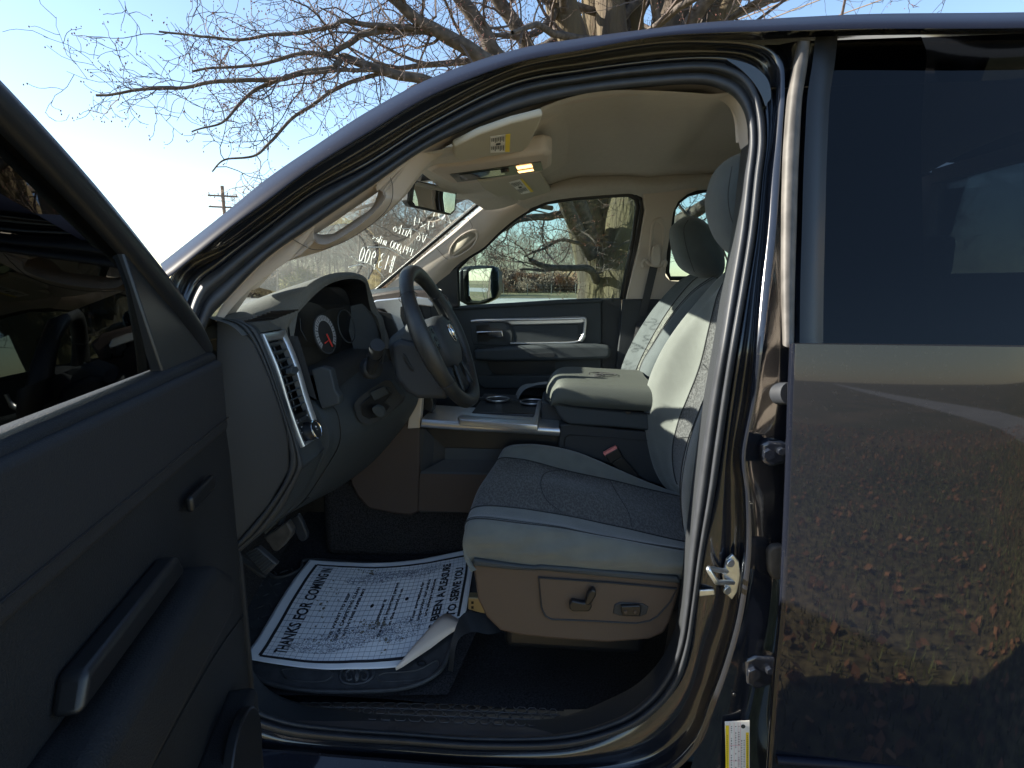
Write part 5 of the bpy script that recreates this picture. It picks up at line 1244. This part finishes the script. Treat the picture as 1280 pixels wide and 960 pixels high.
# ================================================================== GROUNDS
def ground_mat():
    m = bpy.data.materials.new('lawn'); m.use_nodes = True; nt = m.node_tree; b = nt.nodes['Principled BSDF']; b.inputs['Roughness'].default_value = .95
    tc = nt.nodes.new('ShaderNodeTexCoord'); n1 = nt.nodes.new('ShaderNodeTexNoise'); n1.inputs['Scale'].default_value = .35; n1.inputs['Detail'].default_value = 8
    n2 = nt.nodes.new('ShaderNodeTexNoise'); n2.inputs['Scale'].default_value = 14; n2.inputs['Detail'].default_value = 8
    nt.links.new(tc.outputs['Object'], n1.inputs[0]); nt.links.new(tc.outputs['Object'], n2.inputs[0])
    r1 = nt.nodes.new('ShaderNodeValToRGB'); r1.color_ramp.elements[0].color = (.17, .165, .07, 1); r1.color_ramp.elements[1].color = (.29, .235, .13, 1); r1.color_ramp.elements[0].position = .4; r1.color_ramp.elements[1].position = .65
    r2 = nt.nodes.new('ShaderNodeValToRGB'); r2.color_ramp.elements[0].color = (.35, .35, .35, 1); r2.color_ramp.elements[1].color = (1.3, 1.25, 1.1, 1); r2.color_ramp.elements[0].position = .35; r2.color_ramp.elements[1].position = .65
    mx = nt.nodes.new('ShaderNodeMix'); mx.data_type = 'RGBA'; mx.blend_type = 'MULTIPLY'; mx.inputs[0].default_value = 1
    nt.links.new(n1.outputs['Fac'], r1.inputs[0]); nt.links.new(n2.outputs['Fac'], r2.inputs[0]); nt.links.new(r1.outputs[0], mx.inputs[6]); nt.links.new(r2.outputs[0], mx.inputs[7]); nt.links.new(mx.outputs[2], b.inputs[0])
    return m
GR = from_bm('ground', grid_bm([[V((x, y, 0)) for x in (-1500, -200, -40, 0, 40, 200, 1500)] for y in (-1500, -200, -40, 0, 40, 200, 1500)]), ground_mat(), None, False); tag(GR, kind='structure')
def sheet(name, pts, z, m): o = from_bm(name, prism_bm([V((x, y, z)) for x, y in pts], (0, 0, -.002)), m, None, False); tag(o, kind='structure'); return o
ROAD = mat('pale_concrete_road', (.40, .39, .36), .9, var=.12, vscale=.6)
sheet('road', [(-300, 33), (300, 33), (300, 50), (-300, 50)], .006, ROAD)
sheet('driveway', [(7, -300), (10.5, -300), (10.5, 33), (7, 33)], .006, ROAD)
FIELD = mat('tan_field', (.30, .25, .13), .95, var=.3, vscale=.05)
sheet('field', [(-700, 95), (700, 95), (700, 600), (-700, 600)], .01, FIELD)
# fallen leaves near the truck, on the street side and under it
bm = bmesh.new(); random.seed(21)
for _ in range(9000):
    x = random.uniform(-7, 9); y = -random.uniform(.2, 9)
    s = random.uniform(.02, .05); a = random.uniform(0, 6.28); h = .008+random.random()*.03
    d = V((math.cos(a), math.sin(a), random.uniform(-.5, .5)))*s; e = V((-math.sin(a), math.cos(a), random.uniform(-.5, .5)))*s*.7; c = V((x, y, h))
    bm.faces.new([bm.verts.new(p) for p in (c-d, c-e*.8, c+d, c+e)])
lv = from_bm('fallen_leaves', bm, mat('dry_leaf', (.40, .20, .10), .8, var=.5, vscale=3), None, False); tag(lv, 'dry orange brown leaves scattered over the lawn beside the truck', 'leaves', kind='stuff')
bm = bmesh.new()
for _ in range(30000):
    x = random.uniform(-5, 7); y = -random.uniform(.1, 7); a = random.uniform(0, 6.28); s = .006; h = random.uniform(.03, .08)
    d = V((math.cos(a), math.sin(a), 0))*s; t = V((random.uniform(-.03, .03), random.uniform(-.03, .03), h)); c = V((x, y, 0))
    bm.faces.new([bm.verts.new(p) for p in (c-d, c+d, c+t)])
gl_ = from_bm('grass', bm, mat('grass_blade', (.17, .19, .06), .8, var=.5, vscale=2), None, False); tag(gl_, 'short tufts of lawn grass beside the truck', 'grass', kind='stuff')
# ================================================================== TREES
BARK = mat('grey_brown_bark', (.12, .10, .08), .95, bump=1.0, bscale=30, var=.35, vscale=5)
nt = BARK.node_tree
for nd in nt.nodes:
    if nd.type == 'TEX_NOISE': 
        mp = nt.nodes.new('ShaderNodeMapping'); mp.inputs['Scale'].default_value = (1, 1, .22)
        src = nd.inputs[0].links[0].from_socket; nt.links.new(src, mp.inputs[0]); nt.links.new(mp.outputs[0], nd.inputs[0])
    if nd.type == 'BUMP': nd.inputs['Distance'].default_value = .03
LICH_SUN = mat('sunlit_lichen_bark', (.065, .050, .038), .95, bump=1.0, bscale=26, col2=(.135, .105, .055), vscale=3.5)  # lichen tone with warm sunlight put into the bark colour
for nd in LICH_SUN.node_tree.nodes:
    if nd.type == 'BUMP': nd.inputs['Distance'].default_value = .03
for nd in list(LICH_SUN.node_tree.nodes):
    if nd.type == 'TEX_NOISE':
        mp = LICH_SUN.node_tree.nodes.new('ShaderNodeMapping'); mp.inputs['Scale'].default_value = (1, 1, .18)
        src = nd.inputs[0].links[0].from_socket; LICH_SUN.node_tree.links.new(src, mp.inputs[0]); LICH_SUN.node_tree.links.new(mp.outputs[0], nd.inputs[0])
LIMB = mat('dark_limb_bark', (.085, .07, .06), .95, bump=.8, bscale=60, var=.4, vscale=20)
TWIG = mat('twig_bark', (.09, .068, .06), .9)
BUD = mat('red_buds', (.14, .05, .04), .7)
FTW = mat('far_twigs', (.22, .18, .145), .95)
def tt_bm(bm, pts, r0, r1, seg):
    tube_bm(pts, lambda t: r0+(r1-r0)*t, seg, bm, cap=False)
def rnd(): return V((random.uniform(-1, 1), random.uniform(-1, 1), random.uniform(-1, 1)))
MINR = .0022
def grow(bt, bb, p, d, L, r, lev, maxlev, droop=.0, spread=.75, kids=(5, 7), wig=.22):
    n = max(4, int(5-lev*.6)+3); pts = [p.copy()]; q = p.copy(); d = d.normalized(); dirs = [d]
    for i in range(n):
        d = (d+rnd()*wig+V((0, 0, droop))).normalized(); q = q+d*(L/n); pts.append(q.copy()); dirs.append(d)
    tt_bm(bt[min(lev, len(bt)-1)], pts, r, max(r*.35, MINR*.7), 5 if r > .02 else (4 if r > .008 else 3))
    if lev >= maxlev:
        if bb is not None:
            for _ in range(random.choice((1, 2, 2))):
                c = pts[-1]+rnd()*.02; s = random.uniform(.0035, .0065); bmesh_oct(bb, c, s)
        return
    k = random.randint(*kids)
    for j in range(k):
        t = .25+.75*(j+random.random())/k; i = min(n-1, int(t*n)); c = pts[i].lerp(pts[i+1], t*n-i)
        nd = (dirs[i]*.7+rnd().normalized()*spread).normalized()
        grow(bt, bb, c, nd, L*random.uniform(.38, .62), max(r*.42*(1-.3*t), MINR), lev+1, maxlev, droop, spread, kids, wig)
def bmesh_oct(bm, c, s):
    v = [bm.verts.new(c+V(o)*s) for o in ((1,0,0),(0,1,0),(-1,0,0),(0,-1,0),(0,0,1.2),(0,0,-1.2))]
    for a, b in ((0,1),(1,2),(2,3),(3,0)): bm.faces.new([v[a], v[b], v[4]]); bm.faces.new([v[b], v[a], v[5]])
random.seed(5)
# --- the big tree behind the truck, laid out from the photo: stems at 5.4 m, limbs reaching towards and over the truck
T1 = empty('bare_tree', (U(752, 372, 5.5).x, 5.5, 0)); tag(T1, 'large many-stemmed bare tree with lichen bark in a sunlit tone behind the truck, limbs over the roof', 'tree')
trunk = bmesh.new(); limbs = bmesh.new(); tw = bmesh.new(); buds = bmesh.new()
TB = V((U(755, 372, 5.5).x, 5.5, -.05))
def stem(pts, radii, seg=14, b=trunk, n=40, rough=.05):
    P = cr(pts, n); m = len(radii)-1
    def rad(t): i = min(m-1, int(t*m)); return radii[i]+(radii[i+1]-radii[i])*(t*m-i)
    k0 = len(b.verts); tube_bm(P, rad, seg, b, cap=False); b.verts.ensure_lookup_table()
    for v in b.verts[k0:]: v.co += v.co*0+noise.noise_vector(v.co*3.0)*rough*rad(.3)
    return P
s1 = stem([TB+V((-.02, 0, 0)), U(752,372,5.5), U(748,340,5.5), U(738,300,5.45), U(726,255,5.4), U(722,200,5.3), U(722,130,5.2), U(716,60,5.1), U(700,0,5.0), U(680,-120,4.9)], [.42,.27,.24,.21,.19,.17,.16,.16,.15,.10])
s2 = stem([TB+V((.08, .1, 0)), U(768,372,5.6), U(762,320,5.6), U(757,280,5.6), U(754,245,5.6), U(752,160,5.6), U(746,80,5.6), U(742,0,5.6), U(740,-140,5.6)], [.35,.25,.20,.17,.15,.14,.14,.13,.09])
s3 = stem([TB+V((.2, -.05, 0)), U(783,372,5.35), U(785,320,5.3), U(786,280,5.3), U(786,230,5.3), U(778,140,5.3), U(767,60,5.3), U(762,0,5.3), U(755,-140,5.3)], [.40,.28,.27,.26,.20,.18,.16,.15,.10])
s4 = stem([TB+V((.25, .1, 0)), U(795,330,5.6), U(800,250,5.6), U(800,140,5.7), U(793,60,5.7), U(790,0,5.7), U(788,-140,5.7)], [.3,.26,.2,.14,.12,.11,.08])
s5 = stem([TB+V((.3, -.05, 0)), U(800,330,5.3), U(812,250,5.3), U(822,150,5.3), U(832,50,5.3), U(845,0,5.3), U(880,-140,5.2)], [.3,.26,.2,.17,.17,.15,.09])
s6 = stem([U(800,330,5.4), U(825,250,5.4), U(855,130,5.4), U(885,50,5.3), U(910,0,5.3), U(960,-120,5.2)], [.22,.18,.15,.14,.13,.08])
# limbs traced at their own distance; each with side branches
LM = [  # (points, r0, r1)
 ([(740,300,5.2),(700,200,4.6),(655,110,4.2),(617,66,4.0),(600,31,3.9),(575,0,3.8),(555,-40,3.7)], .085, .05),
 ([(722,200,5.2),(690,120,4.7),(660,60,4.5),(640,25,4.4),(617,-8,4.3)], .08, .06),
 ([(738,320,5.2),(690,220,4.4),(640,110,3.8),(600,72,3.6),(575,55,3.5),(550,42,3.4),(519,22,3.3),(491,0,3.2),(460,-25,3.1)], .075, .03),
 ([(590,65,3.55),(560,45,3.45),(536,37,3.4),(516,37,3.35),(490,38,3.3),(455,41,3.2),(437,55,3.15),(411,68,3.1),(383,66,3.0),(345,77,2.95),(300,82,2.9),(240,90,2.8)], .036, .007),
 ([(520,35,3.35),(510,33,3.3),(466,31,3.2),(429,27,3.1),(411,36,3.05),(345,44,2.9),(280,47,2.8),(200,38,2.7)], .024, .006),
 ([(640,180,4.2),(590,130,3.7),(550,108,3.5),(527,100,3.4),(486,90,3.3),(466,83,3.25),(440,74,3.2),(429,72,3.2),(420,80,3.1),(411,85,3.1),(367,94,3.0),(341,100,2.9),(280,101,2.8),(210,110,2.7),(120,120,2.6)], .045, .008),
 ([(480,90,3.3),(472,87,3.25),(455,86,3.2),(420,87,3.1),(402,89,3.05),(380,92,3.0)], .018, .010),
 ([(490,92,3.3),(472,92,3.3),(437,103,3.2),(402,122,3.1),(367,149,3.05),(335,179,3.0),(317,195,2.95),(284,199,2.9),(265,215,2.9)], .018, .005),
 ([(345,99,2.95),(319,112,2.9),(300,129,2.85),(280,151,2.8),(240,165,2.7)], .016, .005),
 ([(735,290,5.3),(727,271,5.1),(702,269,4.9),(674,271,4.6),(647,276,4.4),(620,290,4.2),(590,300,4.1)], .05, .02),
 ([(745,315,5.3),(739,308,5.1),(718,303,4.9),(698,301,4.7),(674,313,4.5),(655,322,4.4)], .025, .008),
 ([(752,365,5.4),(743,344,5.2),(735,336,5.0),(702,336,4.8),(678,332,4.6),(662,326,4.5)], .05, .022),
 ([(702,336,4.8),(680,338,4.7),(651,337,4.6)], .022, .010),
 ([(842,55,5.3),(860,30,5.1),(880,0,5.0),(910,-40,4.9)], .04, .03),
 ([(890,40,5.3),(920,20,5.1),(950,0,4.9),(1000,-30,4.8)], .03, .02),
 ([(905,320,5.2),(880,290,5.0),(860,270,4.9),(845,250,4.9)], .02, .012),
 ([(810,300,5.3),(850,275,5.0),(872,262,4.9),(905,240,4.7),(940,225,4.5)], .08, .05),
 ([(800,330,5.4),(860,290,5.0),(900,300,4.7),(930,330,4.5)], .05, .03),
 ([(700,10,5.0),(670,40,4.6),(640,45,4.3),(600,40,4.0)], .04, .012),
 ([(820,100,5.3),(900,-20,4.9),(1010,-60,4.2),(1150,-50,3.8)], .08, .03),
 ([(640,150,4.3),(560,190,3.9),(500,240,3.7),(450,260,3.6),(400,275,3.5)], .03, .006),
 ([(660,200,4.6),(590,240,4.3),(545,265,4.1),(500,300,4.0),(460,310,3.9)], .03, .006),
 ([(690,260,4.9),(640,250,4.6),(600,262,4.4),(560,300,4.3)], .025, .008),
]
for pts, r0, r1 in LM:
    P = [U(*p) for p in pts]; n = 6*len(P); C = cr(P, n)
    for i, c in enumerate(C): C[i] = c+noise.noise_vector(c*5)*.02
    tt_bm(limbs, C, r0, r1, 8)
    L = sum((C[i+1]-C[i]).length for i in range(n-1)); k = int(L*6.5)
    for j in range(k):
        i = int((.15+.85*(j+random.random())/k)*(n-1)); i = min(n-2, i); t = (C[i+1]-C[i]).normalized()
        d = (t*.5+rnd().normalized()*.8+V((0, 0, .05))).normalized(); rr = (r0+(r1-r0)*i/n)
        grow([tw, tw, tw], buds, C[i], d, random.uniform(.30, .80), max(.004, min(.012, rr*.35)), 0, 2, .02, .8, (3, 5), .42)
for P in (s1, s2, s3, s4, s5, s6):   # crown above the picture
    for _ in range(5):
        i = random.randint(len(P)-16, len(P)-1); d = (rnd()+V((0, 0, .5))).normalized()
        grow([limbs, tw, tw], None, P[i], d, random.uniform(1.6, 2.8), .05, 0, 3, .03, .7, (3, 5), .2)
from_bm('trunk', trunk, LICH_SUN, None).parent = T1; from_bm('branches', limbs, LIMB, None).parent = T1
from_bm('twigs', tw, TWIG, None, False).parent = T1; from_bm('red_buds', buds, BUD, None, False).parent = T1
for c in T1.children: c.matrix_parent_inverse = Matrix.Translation(-V(T1.location))
MINR = .011
# --- smaller bare trees and the far wood: a few shapes, every tree an object of its own
def small_tree(seed, H, spread, m_t, m_b, maxlev=3, kids=(4, 6), rt=.011):
    random.seed(seed); b1, b2 = bmesh.new(), bmesh.new()
    P = [V((0, 0, -.1))]; d = V((0, 0, 1))
    for i in range(7): d = (d+rnd()*.08).normalized(); P.append(P[-1]+d*H*.13)
    tt_bm(b1, P, H*.011, H*.003, 6)
    for j in range(22):
        t = .22+.78*j/22; i = min(6, int(t*7)); c = P[i].lerp(P[i+1], t*7-i); a = random.uniform(0, 6.28)
        nd = V((math.cos(a), math.sin(a), random.uniform(.3, .9)))
        grow([b2], None, c, nd, H*spread*random.uniform(.6, 1)*(1.1-t*.6), H*rt*.5, 1, maxlev, .03, .7, kids, .2)
    return b1, b2
def thicken(bm, s):
    return bm
protos = []; MINR = .011
for sd_, H, sp, k in ((1, 10, .42, 0), (2, 12, .36, 0), (3, 8, .50, 0), (4, 11, .40, 0)):
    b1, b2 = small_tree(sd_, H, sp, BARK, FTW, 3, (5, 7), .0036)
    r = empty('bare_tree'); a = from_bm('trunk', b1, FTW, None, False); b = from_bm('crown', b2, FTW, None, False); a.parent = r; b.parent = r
    protos.append(r)
used = set()
def place(proto, x, y, rz, s, label, group, cat='tree'):
    if id(proto) not in used: r = proto; used.add(id(proto)); ch = []
    else:
        r = proto.copy(); COL.objects.link(r); ch = list(proto.children)
        for c in ch: d = c.copy(); COL.objects.link(d); d.parent = r
    r.location = (x, y, 0); r.rotation_euler = (0, 0, rz); r.scale = (s, s, s*random.uniform(.9, 1.1)); tag(r, label, cat, group); return r
random.seed(33)
WOOD = 'bare trunked tree among the thin brown wood beyond the road'
def dirpos(px, dist): 
    d = ray(px, 350); d.z = 0; d.normalize(); p = CAM+d*dist; return p.x, p.y
for i in range(84):
    px = 300+i*5.7+random.uniform(-5, 5); dist = random.uniform(85, 150)*(.62 if px < 560 else 1)
    x, y = dirpos(px, dist); place(protos[i % 4], x, y, random.uniform(0, 6.28), random.uniform(.75, 1.2)*(1.0 if px < 640 else 1.05), WOOD, 'bare trees of the wood beyond the road')
for px, dist, k, s, lab in ((470, 30, 2, .62, 'small bare tree ahead of the truck seen through the painted windshield'), (402, 40, 0, .6, 'slim bare tree seen low through the windshield past the instrument hood'),
    (345, 46, 3, .55, 'bare tree seen through the windshield corner beside the driver roof pillar'), (535, 38, 2, .8, 'wide bare tree seen through the windshield below the rearview mirror')):
    x, y = dirpos(px, dist); place(protos[k], x, y, k+.5, s, lab, 'nearer bare trees ahead of the truck')
for x, y, k, s, lab in ((11.0, 7.0, 0, .42, 'young bare tree on the lawn reflected in the passenger side mirror'), (16, 26, 3, .5, 'bare tree near the driveway behind the truck'), (22, 9, 1, .7, 'tall bare tree behind the truck')):
    place(protos[k], x, y, k*1.3, s, lab, 'bare trees behind the truck')
# shrubs: tan, leafy, each a thing
def shrub_bm(seed, n=520):
    random.seed(seed); bm = bmesh.new(); cl = [(V((random.gauss(0, .9), random.gauss(0, .7), random.uniform(.5, 2.0))), random.uniform(.45, .95)) for _ in range(9)]
    for _ in range(n*2):
        c, r = random.choice(cl); p = c+rnd().normalized()*r*random.random()**.4; p.z = max(.05, p.z)
        s = random.uniform(.07, .17); a = rnd().normalized(); b = a.orthogonal().normalized(); bm.faces.new([bm.verts.new(q) for q in (p+a*s, p+b*s*.7, p-a*s, p-b*s*.6)])
    st = bmesh.new()
    for _ in range(14):
        a = random.uniform(0, 6.28); tt_bm(st, [V((0, 0, 0)), V((math.cos(a)*.4, math.sin(a)*.4, .9)), V((math.cos(a)*1.1, math.sin(a)*.9, 2.3+random.random()))], .04, .01, 4)
    return bm, st
SHM = [mat('russet_leaves', (.30, .17, .105), .9, var=.3, vscale=1.5), mat('tan_leaves', (.32, .22, .13), .9, var=.3, vscale=1.5), mat('olive_leaves', (.20, .19, .07), .9, var=.3, vscale=1.5), mat('grey_brush', (.24, .18, .13), .9, var=.3, vscale=1.5)]
shp = []
for k in range(4):
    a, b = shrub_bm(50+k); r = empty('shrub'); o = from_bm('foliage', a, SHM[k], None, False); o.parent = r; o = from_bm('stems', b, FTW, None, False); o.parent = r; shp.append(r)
SHL = ['russet leaved shrub in the hedge beyond the road', 'tan leaved shrub in the hedge beyond the road', 'olive leaved shrub in the far brush', 'grey brown brush in the far hedge']
random.seed(8)
for i in range(80):
    px = 300+i*6.3+random.uniform(-3, 3); k = random.choice((0, 1, 3, 0)) if px > 560 else random.choice((2, 3, 1, 3))
    x, y = dirpos(px, random.uniform(72, 84) if px > 560 else random.uniform(55, 75)); place(shp[k], x, y, random.uniform(0, 6.28), random.uniform(.8, 1.25), SHL[k], SHL[k].split(' in the')[0]+'s', 'shrub')
# wire fence at the far verge of the road
FW = mat('weathered_post', (.30, .28, .24), .9)
fe = empty('wire_fence', (10, 62, 0)); tag(fe, 'thin wire fence with slim posts on the grass verge beyond the road', 'fence')
for k in range(24):
    o = tube('post', [V((-20+k*2.6, 62, 0)), V((-20+k*2.6, 62, 1.2))], .035, FW, None, 6); reb(o, fe)
for z in (.4, .7, 1.0, 1.15): reb(tube('wire', [V((-20, 62, z)), V((40, 62, z))], .008, FW, None, 4), fe)
# utility pole, far ahead
x, y = dirpos(287.5, 62)
up = empty('utility_pole', (x, y, 0)); tag(up, 'distant wooden utility pole with two crossarms beyond the roof pillar', 'utility pole')
PW = mat('pole_wood', (.16, .12, .09), .9)
_d = ray(287.5, 233); H_ = 1.54+62*_d.z/math.hypot(_d.x, _d.y)
reb(tube('pole', [V((x, y, 0)), V((x, y, H_))], .16, PW, None, 10), up)
for dzz in (.9, 1.9): reb(tube('crossarm', [V((x-1.1, y-.6, H_-dzz)), V((x+1.1, y+.6, H_-dzz))], .08, PW, None, 6), up)
for k in range(4): reb(tube('insulator', [V((x-1+k*.66, y-.55+k*.37, H_-.9)), V((x-1+k*.66, y-.55+k*.37, H_-.65))], .05, PW, None, 6), up)
for k in (0, 1, 3):
    a = V((x-1+k*.66, y-.55+k*.37, H_-.62))
    for sgn in (1, -1):
        b = a+V((-45*sgn, 38*sgn, .6)); reb(tube('power_line', [a.lerp(b, t)-V((0, 0, 2.2*4*t*(1-t)*.5)) for t in [i/16 for i in range(17)]], .018, PW, None, 4), up)
# radio antenna on the passenger fender
an = UX(459, 362, -1.7)
_q = U(459, 345, 1.42); tube('antenna', [V((_q.x, 1.42, 1.30)), V((_q.x, 1.42, 1.50)), V((_q.x+.01, 1.42, U(459,335,1.42).z))], .005, PLASB, TR, 6)
# ================================================================== LIGHT, SKY, CAMERA
SUN_EL, SUN_AZ = R(27), R(5)   # azimuth from straight ahead of the truck (-X) towards the driver side (-Y)
sd = V((-math.cos(SUN_EL)*math.cos(SUN_AZ), -math.cos(SUN_EL)*math.sin(SUN_AZ), math.sin(SUN_EL)))
L = bpy.data.lights.new('sun', 'SUN'); L.energy = 4.2; L.angle = R(.55); L.color = (1, .92, .78)
so = bpy.data.objects.new('sun', L); COL.objects.link(so); so.rotation_euler = sd.to_track_quat('Z', 'Y').to_euler()
W = bpy.data.worlds.new('World'); SC.world = W; W.use_nodes = True; nt = W.node_tree
bg = nt.nodes['Background']; sk_ = nt.nodes.new('ShaderNodeTexSky'); sk_.sky_type = 'NISHITA'; sk_.sun_disc = False
sk_.sun_elevation = SUN_EL; sk_.sun_rotation = math.atan2(sd.x, sd.y)
sk_.air_density = 1.0; sk_.dust_density = .3; sk_.ozone_density = 1.5
nt.links.new(sk_.outputs[0], bg.inputs[0]); bg.inputs[1].default_value = 0.076
cam = bpy.data.cameras.new('camera'); co = bpy.data.objects.new('camera', cam); COL.objects.link(co)
co.location = CAM; co.rotation_euler = ROT.to_euler(); cam.sensor_width = 36; cam.lens = 36*F/1280; cam.clip_end = 3000; cam.clip_start = .02
SC.camera = co
SC.view_settings.view_transform = 'Standard'; SC.view_settings.look = 'None'; SC.view_settings.gamma = 1
SC.view_settings.exposure = 1.98
SC.cycles.max_bounces = 8; SC.cycles.diffuse_bounces = 4; SC.cycles.transparent_max_bounces = 16
SC.cycles.sample_clamp_indirect = 6; SC.cycles.use_denoising = True
